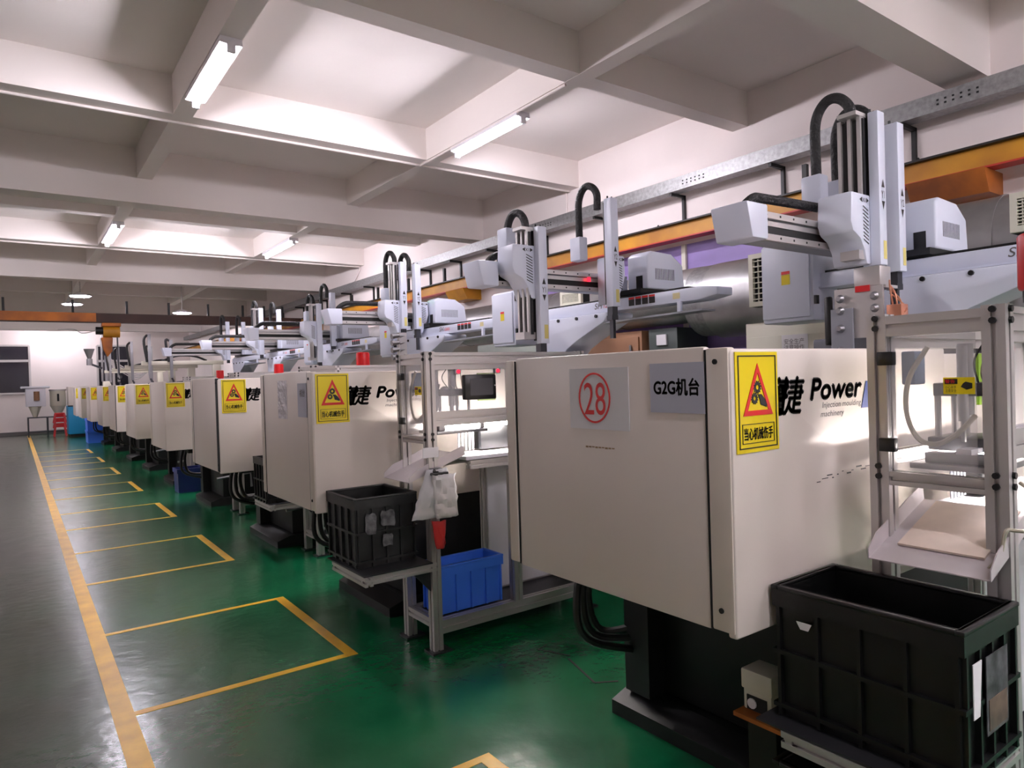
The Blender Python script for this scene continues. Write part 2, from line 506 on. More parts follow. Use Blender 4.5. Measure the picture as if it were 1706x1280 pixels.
# ================================================================ CABLE TRAY on right wall
t = thing('cable_tray', 'long galvanised cable tray on black brackets along the right wall', 'cable tray', (XW - 0.17, 0, 3.30))
obj('tray_channel', MB().prism([(-0.07, 0), (0.07, 0), (0.07, 0.13), (0.065, 0.13), (0.065, 0.008), (-0.065, 0.008), (-0.065, 0.13), (-0.07, 0.13)], 'y', -5, 29), 'zinc', t)
for y in (2.4, 3.5, 4.62, 5.75, 6.85, 7.95, 8.95, 9.9, 11.0, 12.1, 13.2, 14.5, 16, 17.5, 19):
    obj('bracket', MB().box(-0.05, 0.168, y, y + 0.03, -0.03, -0.002).box(0.138, 0.168, y, y + 0.03, -0.26, -0.002), 'black', t)
for y in (1.9, 4.2, 6.5):
    sp = MB()
    for i in range(6):
        for k in (0, 1):
            sp.box(-0.0735, -0.07, y + 0.05 * i, y + 0.05 * i + 0.014, 0.04 + 0.03 * k, 0.052 + 0.03 * k)
    obj('perforation', sp, 'gap', t)

# ================================================================ CRANE
t = thing('crane_runway_beam', 'long yellow steel runway beam along the right wall with red lower flange', 'beam', (5.42, 0, 2.815))
obj('beam_web', MB().box(-0.02, 0.02, -5, 29, 0.012, 0.155), 'yellow', t)
obj('top_flange', MB().box(-0.07, 0.07, -5, 29, 0.155, 0.17), 'black', t)
obj('bottom_flange', MB().box(-0.07, 0.07, -5, 29, 0, 0.012), 'redline', t)
for y in (1.9, 8.5, 14.9, 21.2):
    obj('corbel', MB().prism([(-0.12, -0.004), (0.2, -0.004), (0.2, -0.16), (-0.04, -0.16)], 'y', y - 0.05, y + 0.45), 'orange' if y < 5 else 'yellow', t)
for y in (3.2, 7.6, 9.2, 10.4, 11.6, 12.8):
    obj('post', MB().box(0.02, 0.06, y, y + 0.04, 0.17, 0.4), 'black', t)
t = thing('crane_girder', 'orange and brown overhead crane girder spanning the hall at the far end', 'crane', (0, 15.4, 2.80))
obj('girder', MB().box(-6.8, 1.32, -0.06, 0.06, 0, 0.17), 'orange', t)
obj('girder', MB().box(1.32, 5.3, -0.06, 0.06, 0, 0.17), 'brown', t, label='dark brown right half of the girder')
obj('girder_flange', MB().box(-6.8, 5.3, -0.09, 0.09, -0.012, 0.0), 'brown', t)
for x in (-0.11, 0.95, 1.85, 2.6, 3.35, 4.05, 4.5, 4.9):
    obj('hanger_rod', MB().box(x - 0.02, x + 0.02, -0.02, 0.02, 0.17, ZS - 2.80 - 0.005 if False else 0.42), 'black', t)
t = thing('chain_hoist', 'yellow electric chain hoist hanging from the crane girder', 'hoist', (1.55, 15.4, 2.785))
obj('trolley', MB().box(-0.14, 0.18, -0.1, 0.1, -0.07, 0.0), 'orange', t, 0.01)
obj('hoist_body', MB().cyl((-0.12, 0, -0.17), (0.16, 0, -0.17), 0.11, 16), 'yellow', t, smooth=True)
obj('motor', MB().cyl((-0.24, 0, -0.15), (-0.12, 0, -0.15), 0.075, 14), 'black', t, smooth=True)
obj('chain_bag', MB().prism([(-0.16, -0.28), (0.04, -0.28), (0.02, -0.55), (-0.06, -0.66), (-0.13, -0.5)], 'y', -0.07, 0.07), 'orange', t, 0.02)
obj('chain', MB().tube([(0.12, 0, -0.26), (0.12, 0, -0.62), (0.13, 0, -1.0)], 0.014, 6), 'darksteel', t)
obj('hook', MB().tube(spline([(0.13, 0, -1.0), (0.17, 0, -1.05), (0.13, 0, -1.1), (0.1, 0, -1.06)]), 0.014, 6), 'darksteel', t)
obj('cable', MB().tube(spline([(-0.2, -0.02, -0.14), (-0.45, -0.02, -0.2), (-0.6, -0.02, -0.13), (-0.85, -0.02, -0.14)]), 0.01, 6), 'alu', t)

# ================================================================ DUCT, GRILLES and things along the right wall
t = thing('air_duct', 'large round galvanised air duct running along the right wall', 'duct', (5.12, 0, 2.22))
obj('duct_pipe', MB().cyl((0, -2, 0.02), (0, 3.05, 0.02), 0.31, 32), 'duct', t, smooth=True)
obj('duct_pipe', MB().cyl((0, 4.0, -0.02), (0, 14, -0.02), 0.25, 32), 'duct', t, smooth=True)
obj('collar', MB().cyl((0, 3.2, -0.10), (0, 3.82, -0.10), 0.33, 36), 'duct', t, smooth=True)
obj('collar_band', MB().cyl((0, 3.82, -0.09), (0, 4.02, -0.09), 0.315, 36), 'zinc', t, smooth=True)
for y in (0.6, 1.3, 1.65, 2.0, 2.35, 5.0, 6.0, 7.0, 8.0, 9.0, 10):
    obj('duct_seam', MB().cyl((0, y, 0.02 if y < 3 else -0.02), (0, y + 0.02, 0.02 if y < 3 else -0.02), 0.316 if y < 3 else 0.256, 32), 'duct', t, smooth=True)
obj('flange_ring', MB().cyl((-0.2, 1.35, -0.3), (-0.2, 1.35, -0.22), 0.27, 28), 'zinc', t, smooth=True)
obj('duct_stub', MB().cyl((-0.2, 1.35, -0.42), (-0.2, 1.35, -0.12), 0.24, 28), 'duct', t, smooth=True)

def grille(x, y0, y1, z0, z1, label):
    t = thing('air_grille', label, 'vent', (x, y0, z0), 'white louvred air grilles')
    w, h = y1 - y0, z1 - z0
    obj('backing', MB().box(0.03, 0.12, 0, w, 0, h), 'gap', t)
    b = 0.035
    obj('grille_frame', MB().box(0, 0.03, 0, b, 0, h).box(0, 0.03, w - b, w, 0, h).box(0, 0.03, b, w - b, 0, b).box(0, 0.03, b, w - b, h - b, h), 'cream', t)
    n = 8
    for i in range(n):
        z = b + (h - 2 * b) * (i + 0.5) / n
        obj('slat', MB().box(0.004, 0.028, b, w - b, z - 0.003, z + 0.003), 'cream', t)
    for k in (1, 2, 3, 4):
        y = w * k / 5
        obj('slat', MB().box(0.008, 0.024, y - 0.002, y + 0.002, b, h - b), 'cream', t)
grille(4.60, 2.82, 3.20, 1.98, 2.38, 'white louvred air grille behind the control box of the nearest robot')
grille(4.55, 1.18, 1.47, 2.22, 2.44, 'white louvred air grille at the right edge by the duct')
grille(4.60, 5.13, 5.45, 2.2, 2.36, 'small white louvred air grille seen under the second robot rail')

t = thing('beige_cabinet', 'tall cream electrical cabinet against the right wall behind the nearest machine', 'cabinet', (4.9, 2.45, 0))
obj('body', MB().box(0, 0.5, 0, 1.0, 0, 1.88), 'cream', t, 0.01)
obj('door', MB().box(-0.02, 0, 0.03, 0.48, 0.1, 1.76), 'cream', t, 0.005)
obj('door', MB().box(-0.02, 0, 0.52, 0.97, 0.1, 1.76), 'cream', t, 0.005)
nt_ = flat('notice', rect(0, 0.22, 0, 0.14), 'paper', t, (-0.022, 0.66, 1.62), UMY, UZ)
text('notice_lettering', '安全生产\n注意操作', 'print_g', nt_, (-0.0245, 0.64, 1.64), UMY, UZ, 0.17, 0.09)
t = thing('brown_cabinet', 'brown boarded cabinet against the right wall behind the second robot', 'cabinet', (5.05, 4.75, 0))
obj('body', MB().box(0, 0.5, 0, 0.95, 0, 1.92), 'tan', t, 0.01)
obj('door', MB().box(-0.02, 0, 0.03, 0.92, 0.1, 1.86), 'tan', t, 0.005)
obj('handle', MB().cyl((-0.04, 0.12, 1.6), (-0.04, 0.12, 1.78), 0.012, 8), 'steel', t)
t = thing('green_control_cabinet', 'narrow dark green control cabinet against the right wall', 'cabinet', (5.05, 4.3, 0))
obj('body', MB().box(0, 0.45, 0, 0.36, 0, 1.92), 'dkgreen', t, 0.01)
obj('meter', MB().box(-0.02, 0, 0.12, 0.24, 1.76, 1.86), 'paper', t)
for z in (1.55, 1.62):
    obj('switch', MB().cyl((-0.03, 0.18, z), (0, 0.18, z), 0.02, 10), 'plastic_k', t)
t = thing('grey_green_cabinet', 'tall grey green cabinet by the right wall behind the third robot', 'cabinet', (4.9, 6.2, 0))
obj('body', MB().box(0, 0.5, 0, 1.3, 0, 1.92), mat('grey green enamel', (150, 158, 148), 0.5), t, 0.01)
obj('door', MB().box(-0.02, 0, 0.04, 0.63, 0.1, 1.76), mat('grey green door', (144, 152, 142), 0.5), t, 0.005)
obj('door', MB().box(-0.02, 0, 0.67, 1.26, 0.1, 1.76), bpy.data.materials['grey green door'], t, 0.005)
obj('stay', MB().bar((-0.15, 0.1, 1.4), (-0.06, 0.55, 1.78), 0.03, 0.03), 'alu', t)

# ================================================================ MACHINES
ZT, ZB = 1.570, 0.752
def warning_sign(parent, x0, z0, w, h, detail=2):
    s = flat('warning_sign', rect(0, w, 0, h), 'sign_y', parent, (x0, -0.001, z0), UX, UZ, 0.003)
    o = (x0, -0.0045, z0)
    def R(nm, a, b, m): return ringplate(nm, a, b, m, s, o, UX, UZ)
    R('border', rect(0.05 * w, 0.95 * w, 0.04 * h, 0.965 * h), rect(0.068 * w, 0.932 * w, 0.051 * h, 0.954 * h), 'sign_k')
    R('warning_triangle', [(0.15 * w, 0.365 * h), (0.85 * w, 0.365 * h), (0.5 * w, 0.885 * h)], [(0.255 * w, 0.415 * h), (0.745 * w, 0.415 * h), (0.5 * w, 0.79 * h)], 'sign_r')
    nt = 12 if detail > 1 else 8
    R('gear_wheel', gear(0.49 * w, 0.645 * h, 0.072 * w, 0.095 * w, nt), gear(0.49 * w, 0.645 * h, 0.035 * w, 0.035 * w, nt), 'sign_k')
    R('gear_wheel', gear(0.42 * w, 0.535 * h, 0.065 * w, 0.085 * w, nt), gear(0.42 * w, 0.535 * h, 0.03 * w, 0.03 * w, nt), 'sign_k')
    flat('hand_symbol', [(0.50 * w, 0.575 * h), (0.58 * w, 0.575 * h), (0.66 * w, 0.525 * h), (0.71 * w, 0.47 * h), (0.70 * w, 0.44 * h), (0.64 * w, 0.455 * h), (0.56 * w, 0.47 * h), (0.54 * w, 0.52 * h)], 'sign_k', s, o, UX, UZ)
    R('caption_border', rect(0.12 * w, 0.88 * w, 0.09 * h, 0.285 * h), rect(0.13 * w, 0.87 * w, 0.096 * h, 0.279 * h), 'sign_k')
    if detail > 0:
        text('caption', '当心机械伤手', 'sign_k', s, (o[0] + 0.16 * w, o[1] - 0.001, z0 + 0.125 * h), UX, UZ, 0.68 * w, 0.12 * h, 0.0, 0.0, 0.0008)
    return s

def machine(xf, yn, label, W=1.05, detail=2, black_corner=False, signs=None, dark=False):
    t = thing('injection_moulding_machine', label, 'machine', (xf, yn, 0), 'row of beige injection moulding machines')
    # end cover facing the aisle
    obj('end_cover', MB().box(0, 0.03, 0.088, W - 0.065, ZB + 0.004, ZT), 'beige', t, 0.008)
    cp = MB().box(-0.004, 0.03, 0.004, 0.08, ZB + 0.01, ZT - 0.006)
    obj('corner_post', cp, 'gap' if black_corner else 'beige2', t, 0.006)
    obj('far_post', MB().box(-0.006, 0.03, W - 0.058, W, ZB + 0.012, ZT - 0.006), 'beige2', t, 0.008)
    obj('side_panel', MB().prism([(0, ZB - 0.003), (1.35, ZB - 0.003), (1.35, ZT - 0.01), (0.01, ZT - 0.01), (0, ZT - 0.02)], 'y', 0, 0.03), 'beige', t, 0.012, 3)
    obj('far_panel', MB().box(0.03, 1.35, W - 0.03, W, ZB, ZT - 0.01), 'beige', t)
    obj('top_panel', MB().box(0.03, 1.35, 0.03, W - 0.03, ZT - 0.03, ZT - 0.012), 'beige', t)
    obj('belly_panel', MB().box(0.03, 1.35, 0.03, W - 0.03, ZB + 0.02, ZB + 0.05), 'black', t)
    # base and frame
    obj('base_plate', MB().prism([(0.5, 0), (3.25, 0), (3.25, 0.10), (0.62, 0.10), (0.5, 0.06)], 'y', 0.14, W - 0.03), 'black', t)
    obj('frame', MB().box(0.66, 3.2, 0.2, W - 0.1, 0.10, ZB + 0.02), 'black', t, 0.01)
    obj('column', MB().box(0.56, 0.66, W - 0.2, W - 0.06, 0.10, ZB), 'black', t)
    obj('guard', MB().box(1.38, 2.0, 0.02, 0.05, 0.86, 1.54), 'beige', t, 0.008)
    obj('guard_strip', MB().box(2.0, 2.05, 0.02, 0.05, 0.86, 1.54), 'green', t)
    obj('guard', MB().box(2.06, 2.75, 0.02, 0.05, 0.86, 1.50), 'cream', t, 0.008)
    obj('platen', MB().box(2.0, 2.42, 0.14, W - 0.14, ZB, 1.655), 'darksteel', t, 0.01)
    obj('injection_unit', MB().box(2.5, 3.2, 0.25, W - 0.25, ZB, 1.30), 'beige', t, 0.02)
    # hoses under the far edge
    for k in range(3 if detail > 1 else 2):
        y = W - 0.02 + 0.02 * k
        obj('hose', MB().tube(spline([(0.40 + 0.05 * k, y, ZB + 0.02), (0.34 + 0.05 * k, y + 0.02, 0.55), (0.37 + 0.06 * k, y, 0.36), (0.62, W - 0.12, 0.27 + 0.06 * k)], 6), 0.017, 7), 'rubber', t, smooth=True)
    obj('hose_manifold', MB().box(0.4, 0.56, W - 0.16, W - 0.02, ZB - 0.13, ZB - 0.02), 'black', t, 0.01)
    if detail and xf < 1.5 and yn > 6:
        obj('drain_pipe', MB().tube([(0.55, 0.02, 0.36), (0.95, 0.02, 0.40), (0.96, 0.02, 0.22)], 0.016, 8), 'steel', t, smooth=True)
    # bolts
    if detail > 1:
        for z in (ZT - 0.045, ZB + 0.07):
            obj('bolt', MB().cyl((-0.008, 0.046, z), (-0.002, 0.046, z), 0.008, 10), 'gap', t)
        obj('panel_gap', MB().box(-0.0005, 0.002, 0.081, 0.0875, ZB + 0.01, ZT - 0.01), 'gap', t)
        obj('panel_gap', MB().box(-0.0005, 0.002, W - 0.0645, W - 0.0585, ZB + 0.01, ZT - 0.01), 'gap', t)
    warning_sign(t, 0.018 if not black_corner else 0.03, ZT - 0.305, 0.2, 0.285, detail)
    if detail > 0:
        text('logo_lettering', '寶', 'sign_k', t, (0.155, -0.0015, 1.363), UX, UZ, 0.125, 0.11, 0.0, 0.25, 0.0035)
        text('logo_lettering', '捷', 'sign_k', t, (0.262 - 0.04, -0.0015, 1.363), UX, UZ, 0.14, 0.11, 0.0, 0.25, 0.0035)
        text('logo_lettering', 'Power', 'sign_k', t, (0.395, -0.0015, 1.40), UX, UZ, 0.31, 0.065, 0.0, 0.22, 0.0042)
        text('logo_lettering', 'Jet', 'sign_k', t, (0.78, -0.0015, 1.40), UX, UZ, 0.16, 0.065, 0.0, 0.22, 0.0042)
        text('logo_caption', 'Injection moulding', 'print_g', t, (0.46, -0.0015, 1.366), UX, UZ, 0.24, 0.024, 0.0, 0.2)
        text('logo_caption', 'machinery', 'print_g', t, (0.45, -0.0015, 1.338), UX, UZ, 0.14, 0.024, 0.0, 0.2)
        flat('logo_emblem', [(0.0, 0.0), (0.05, 0.0), (0.07, 0.09), (0.035, 0.09)], mat('blue logo print', (52, 66, 128), 0.5), t, (0.70, -0.001, 1.36), UX, UZ)
    return t

m1 = machine(1.60, 1.18, 'nearest beige moulding machine, marked with a red circled 28', W=1.065)
# plates on the end cover of machine 28
pl = flat('number_plate', rect(0, 0.288, 0, 0.208), 'paper', m1, (-0.001, 1.853 - 1.18, 1.313), UMY, UZ, 0.003)
ringplate('number_ring', circ(0.127, 0.107, 0.078, 36, 0.086), circ(0.127, 0.107, 0.0715, 36, 0.0795), 'sign_r', pl, (-0.0045, 1.853 - 1.18, 1.313), UMY, UZ)
text('number', '28', 'sign_r', pl, (-0.0055, 1.853 - 1.18 - 0.077, 1.362), UMY, UZ, 0.105, 0.11, 0.0)
pl = flat('name_plate', rect(0, 0.206, 0, 0.150), 'silver', m1, (-0.001, 1.472 - 1.18, 1.377), UMY, UZ, 0.003)
text('name_lettering', 'G2G机台', 'sign_k', pl, (-0.0045, 1.472 - 1.18 - 0.016, 1.43), UMY, UZ, 0.172, 0.05, 0.0, 0.0, 0.0018)
sc_ = MB()
for k in range(9):
    y0 = 0.60 - 0.016 * k
    sc_.box(-0.001, 0.0, y0 - 0.012, y0, 1.248 + 0.001 * (k % 3), 1.254)
obj('scratch', sc_, mat('brown scuff', (150, 122, 88), 0.6), m1)
sc_ = MB()
for k in range(12):
    x0 = 0.42 + 0.03 * k
    zz = 1.14 + 0.0015 * k + 0.006 * (k % 3)
    sc_.box(x0, x0 + 0.045 * random.random() + 0.006, -0.001, 0.0, zz, zz + 0.002 + 0.003 * random.random())
obj('scratch', sc_, 'sign_k', m1)['kind'] = 'stuff'
sb = obj('socket_box', MB().box(0.24, 0.33, 0.06, 0.16, 0.43, 0.55), 'cream', m1, 0.006)
obj('socket_lid', MB().box(0.235, 0.335, 0.055, 0.165, 0.495, 0.558), 'cream', sb, 0.006)
obj('socket_face', MB().box(0.236, 0.24, 0.075, 0.145, 0.435, 0.48), 'gap', sb)
obj('socket', MB().cyl((0.232, 0.125, 0.457), (0.24, 0.125, 0.457), 0.016, 12), 'paper', sb)
obj('socket_bracket', MB().box(0.2, 0.34, 0.0, 0.17, 0.415, 0.428), 'orange', m1)
obj('socket_post', MB().box(0.26, 0.34, 0.06, 0.16, 0.0, 0.415), 'black', m1)

m2 = machine(1.375, 3.835, 'second beige moulding machine, with curled papers taped to its end', W=1.0)
bg = flat('taped_paper', rect(0, 0.17, 0, 0.24), mat('crinkled clear wrap', (226, 220, 226), 0.12, bump=1.0, bscale=22), m2, (-0.001, 0.62, 1.28), UMY, UZ, 0.004)
flat('taped_plate', rect(0, 0.15, 0, 0.2), 'silver', m2, (-0.001, 0.24, 1.3), UMY, UZ, 0.004)
text('plate_lettering', '机台', 'print_g', m2, (-0.006, 0.20, 1.42), UMY, UZ, 0.09, 0.045, 0.01)
m3 = machine(1.40, 6.19, 'third beige moulding machine, with a wide black corner strip', W=1.08, black_corner=True)
m4 = machine(1.43, 8.93, 'fourth beige moulding machine, with only part of a black character showing', W=1.05, detail=1)
m5 = machine(1.43, 11.43, 'fifth beige moulding machine, one behind the fourth', W=1.0, detail=1)
m6 = machine(1.43, 13.72, 'sixth moulding machine down the row, with a narrow black corner strip', W=1.05, detail=1, black_corner=True)
FAR = [(16.02, 'seventh moulding machine down the row, just past the one with a narrow black strip'),
       (18.72, 'eighth moulding machine down the row, third from the far end'),
       (21.38, 'ninth moulding machine down the row, second from the far end'),
       (23.45, 'last beige moulding machine, farthest down the row beside a blue machine')]
for y, lb in FAR:
    machine(1.43, y, lb, W=1.0, detail=0)

def beacon(x, y, z, label, h=0.11):
    t = thing('beacon_light', label, 'beacon', (x, y, z), 'red warning beacons')
    obj('beacon_foot', MB().cyl((0, 0, 0), (0, 0, 0.03), 0.035, 14), 'plastic_k', t, smooth=True)
    obj('beacon_dome', MB().cyl((0, 0, 0.03), (0, 0, 0.03 + h), 0.045, 16), 'redp', t, 0.01)
beacon(1.93, 4.38, ZT - 0.012, 'red beacon on top of the second moulding machine')
beacon(2.11, 6.80, ZT - 0.012, 'red beacon on top of the third moulding machine')
beacon(2.14, 9.30, ZT - 0.012, 'red beacon on top of the fourth moulding machine')

# ================================================================ ROBOTS
def robot(rx, yc, label, c, x1, x2, z1, z2, rl, detail=2, led=None, box=True):
    t = thing('take_out_robot', label, 'robot', (rx, yc, 1.655), 'white gantry robots standing on the machines')
    Z = -1.655                                # heights below are absolute, shifted to the local origin
    def B(name, mb, m, **k):
        mb.v = [(a, b, q + Z) for a, b, q in mb.v]
        return obj(name, mb, m, t, **k)
    B('base_column', MB().prism([(0.15, 1.655), (0.17, 1.80), (0.22, 1.955), (-0.68, 1.955), (-0.68, 1.925), (-0.63, 1.885), (-0.50, 1.832), (-0.33, 1.765), (-0.21, 1.705), (-0.15, 1.655)], 'x', -0.15, 0.12), 'robot', bevel=0.012)
    B('traverse_beam', MB().prism([(0.5, 1.965), (0.5, 2.052), (-1.48, 2.052), (-1.60, 2.035), (-1.60, 1.985), (-1.45, 1.965)], 'x', -0.08, 0.08), 'robot', bevel=0.008)
    B('beam_lip', MB().box(-0.095, -0.08, -0.66, 0.5, 1.962, 1.972), 'robot')
    B('beam_rail', MB().box(-0.06, 0.06, -1.35, 0.45, 2.052, 2.066), 'plastic_k')
    for k in range(4):
        y = 0.1 - 0.22 * k
        B('bolt', MB().cyl((-0.162, y, 1.935), (-0.15, y, 1.935), 0.013, 8), 'plastic_k')
    B('cable_trough', MB().prism([(-0.40, 1.872), (-0.40, 1.886), (-1.52, 1.90), (-1.52, 1.888)], 'x', -0.13, 0.0), 'robotg')
    B('trough_strut', MB().box(-0.1, -0.08, -1.32, -1.29, 1.89, 1.97), 'robot')
    # carriage housing
    B('carriage', MB().box(-0.10, 0.34, c - 0.35, c + 0.07, 2.066, 2.10), 'plastic_k')
    B('motor_housing', MB().prism([(-0.02, 2.10), (-0.02, 2.345), (0.02, 2.375), (0.24, 2.365), (0.36, 2.29), (0.38, 2.10)], 'y', c - 0.35, c - 0.15), 'robot', bevel=0.014, seg=3)
    vm = MB()
    for k in range(14):
        x = 0.06 + 0.015 * k
        vm.box(x, x + 0.004, c - 0.3515, c - 0.349, 2.17, 2.25)
    B('vent_slots', vm, 'gap')['kind'] = 'stuff'
    if detail > 1:
        B('display_panel', MB().box(-0.024, -0.019, c - 0.30, c - 0.24, 2.10, 2.20), 'plastic_k')
    # kick rail towards the aisle
    B('cross_beam', MB().box(-rl, 0.1, c - 0.03, c + 0.07, 2.10, 2.235), 'robotg')
    for z in (2.102, 2.205):
        B('guide_rail', MB().box(-rl, 0.0, c - 0.052, c - 0.03, z, z + 0.03), 'alu')
        if detail > 1:
            for q in range(int(rl / 0.11)):
                B('rail_screw', MB().cyl((-rl + 0.08 + 0.11 * q, c - 0.0535, z + 0.015), (-rl + 0.08 + 0.11 * q, c - 0.05, z + 0.015), 0.006, 6), 'gap')
    B('belt_strip', MB().box(-rl, 0.0, c - 0.040, c - 0.0295, 2.172, 2.196), 'alu')
    B('guide_slot', MB().box(-rl, 0.0, c - 0.036, c - 0.0295, 2.132, 2.172), 'gap')
    B('rail_end_box', MB().prism([(-rl - 0.14, 2.25), (-rl + 0.02, 2.25), (-rl + 0.02, 2.09), (-rl - 0.10, 2.09)], 'y', c - 0.10, c + 0.1), 'robot', bevel=0.01)
    B('cable_chain', MB().tube(spline([(-rl + 0.03, c + 0.03, 2.24), (-rl + 0.03, c + 0.03, 2.27), (-rl + 0.10, c + 0.03, 2.315), (-rl + 0.2, c + 0.03, 2.325), (x1 - 0.1, c + 0.0, 2.325)], 6), 0.025, 8), 'chain', smooth=True)
    # two vertical arms with their covers and hose loops
    for k, (x, (zb, zt)) in enumerate(((x1, z1), (x2, z2))):
        s = -1 if k == 0 else 1
        if k == 0:
            poly = [(x - 0.20, 2.345), (x - 0.02, 2.345), (x - 0.02, 2.0), (x - 0.065, 2.0), (x - 0.085, 2.07), (x - 0.125, 2.125), (x - 0.19, 2.155), (x - 0.21, 2.2)]
        else:
            poly = [(x + 0.03, 2.34), (x + 0.14, 2.34), (x + 0.145, 2.2), (x + 0.12, 2.13), (x + 0.085, 2.06), (x + 0.07, 2.0), (x + 0.03, 2.0)]
        cv = B('arm_cover', MB().prism(poly, 'y', c - 0.235, c - 0.06), 'robot', bevel=0.012)
        vs = MB()
        for q in range(10):
            z = 2.28 - 0.018 * q
            xa = x - 0.10 if k == 0 else x + 0.06
            vs.add([(xa, c - 0.237, z + Z), (xa + 0.05, c - 0.237, z - 0.02 + Z), (xa + 0.05, c - 0.237, z - 0.014 + Z), (xa, c - 0.237, z + 0.006 + Z)], [(0, 1, 2, 3)])
        obj('cover_vents', vs, 'sign_k', cv)
        if detail > 1:
            text('cover_lettering', '◀X%d▶' % (k + 1), 'sign_k', cv, ((x - 0.13) if k == 0 else x + 0.05, c - 0.2375, 2.30 + Z), UX, UZ, 0.085, 0.026)
        ar = B('vertical_arm', MB().box(x - 0.035, x + 0.035, c - 0.285, c - (0.235 if k == 0 else 0.215), zb, zt), 'robot', bevel=0.005)
        B('arm_rail', MB().box(x - 0.028, x + 0.028, c - 0.235, c - 0.20, zb + 0.02, zt - 0.02), 'plastic_k')
        if detail > 1:
            zl = zb + 0.36 * (zt - zb)
            text('arm_lettering', '▲\nY%d\n▼' % (k + 1), 'sign_k', ar, (x - 0.016, c - 0.2865, zl + Z), UX, UZ, 0.032, 0.15)
            flat('arm_sticker', rect(0, 0.03, 0, 0.09), mat('pale yellow sticker', (214, 200, 120), 0.5), ar, (x - 0.005, c - 0.2855, zb + 0.03 + Z), UX, UZ, 0.001)
            for q in (-0.02, 0.02):
                B('screw', MB().cyl((x + q, c - 0.24, zt), (x + q, c - 0.24, zt + 0.018), 0.006, 6), 'plastic_k')
        if k == 0 and detail > 0:
            B('belt_band', MB().box(x - 0.07, x - 0.05, c - 0.23, c - 0.11, zb + 0.06, zt - 0.03), 'plastic_k')
            for q in (0.215, 0.168, 0.118):
                B('second_column', MB().box(x - 0.085, x - 0.045, c - q - 0.009, c - q + 0.009, zb + 0.06, zt - 0.02), 'alu')
            B('column_head', MB().box(x - 0.125, x - 0.03, c - 0.225, c - 0.13, zt - 0.02, zt + 0.0), 'alu')
            B('column_foot', MB().box(x - 0.125, x - 0.03, c - 0.225, c - 0.13, zb + 0.03, zb + 0.075), 'alu')
        hx = x - 0.045
        B('hose_loop', MB().tube(spline([(hx + 0.01, c - 0.15, zt - 0.06), (hx + 0.01, c - 0.15, zt + 0.05), (hx, c - 0.10, zt + 0.115), (hx - 0.005, c - 0.03, zt + 0.115), (hx - 0.01, c + 0.02, zt + 0.03), (hx - 0.01, c + 0.025, zt - 0.15), (hx - 0.01, c + 0.02, 2.36)], 6), 0.026, 9), 'chain', smooth=True)
        B('hose_bracket', MB().box(hx - 0.05, hx + 0.03, c - 0.02, c + 0.09, 2.33, 2.50), 'robot', bevel=0.01)
        # gripper head below the arm
        B('gripper_stem', MB().box(x - 0.025, x + 0.025, c - 0.265, c - 0.215, zb - 0.06, zb), 'darksteel')
        if k == 1:
            B('gripper_clamp', MB().box(x - 0.012, x + 0.012, c - 0.255, c - 0.22, zb - 0.22, zb - 0.06).box(x - 0.03, x + 0.03, c - 0.265, c - 0.21, zb - 0.09, zb - 0.06), 'darksteel')
    if box:
        bx = B('control_box', MB().box(-0.15, 0.12, 0.47, 0.81, 1.775, 2.255), 'robot', bevel=0.015)
        bd = B('control_box_door', MB().box(-0.165, -0.152, 0.49, 0.80, 1.80, 2.24), 'robot', bevel=0.006)
        for z in (1.87, 2.16):
            B('hinge', MB().box(-0.15, -0.12, 0.455, 0.47, z, z + 0.05), 'plastic_k')
        d_ = flat('box_sticker', rect(0, 0.055, 0, 0.06), 'sign_y' if detail > 1 else 'paper', t, (-0.1655, 0.665, 2.0 + Z), UMY, UZ, 0.001)
        flat('box_sticker', rect(0, 0.055, 0, 0.018), 'sign_r', t, (-0.1655, 0.665, 2.062 + Z), UMY, UZ, 0.001)
    # beam print
    if detail > 0:
        text('beam_lettering', 'SH', 'print_g', t, (-0.0965 + 0.014, -0.47, 1.995 + Z), UMY, UZ, 0.085, 0.045, 0.005, 0.2)
        text('beam_lettering', '1200S', 'sign_r', t, (-0.0825, -0.57, 1.997 + Z), UMY, UZ, 0.11, 0.03, 0.0, 0.2)
        for k in range(4):
            y = -0.83 - 0.065 * k
            flat('warning_decal', rect(0, 0.055, 0, 0.045), 'sign_k', t, (-0.0805, y, 1.985 + Z), UMY, UZ, 0.001)
            flat('warning_decal', rect(0, 0.055, 0, 0.014), 'sign_r', t, (-0.0805, y, 2.031 + Z), UMY, UZ, 0.001)
        flat('beam_sticker', rect(0, 0.06, 0, 0.04), mat('cream sticker', (220, 208, 160), 0.5), t, (-0.0805, -1.24, 1.99 + Z), UMY, UZ, 0.001)
    if led:
        B('indicator_lamp', MB().box(x2 + 0.04, x2 + 0.07, c - 0.2, c - 0.16, 2.34, 2.375) if led == 'led_g' else MB().cyl((x2 - 0.05, c - 0.06, 2.17), (x2 - 0.05, c - 0.06, 2.2), 0.012, 8), led)
    return t

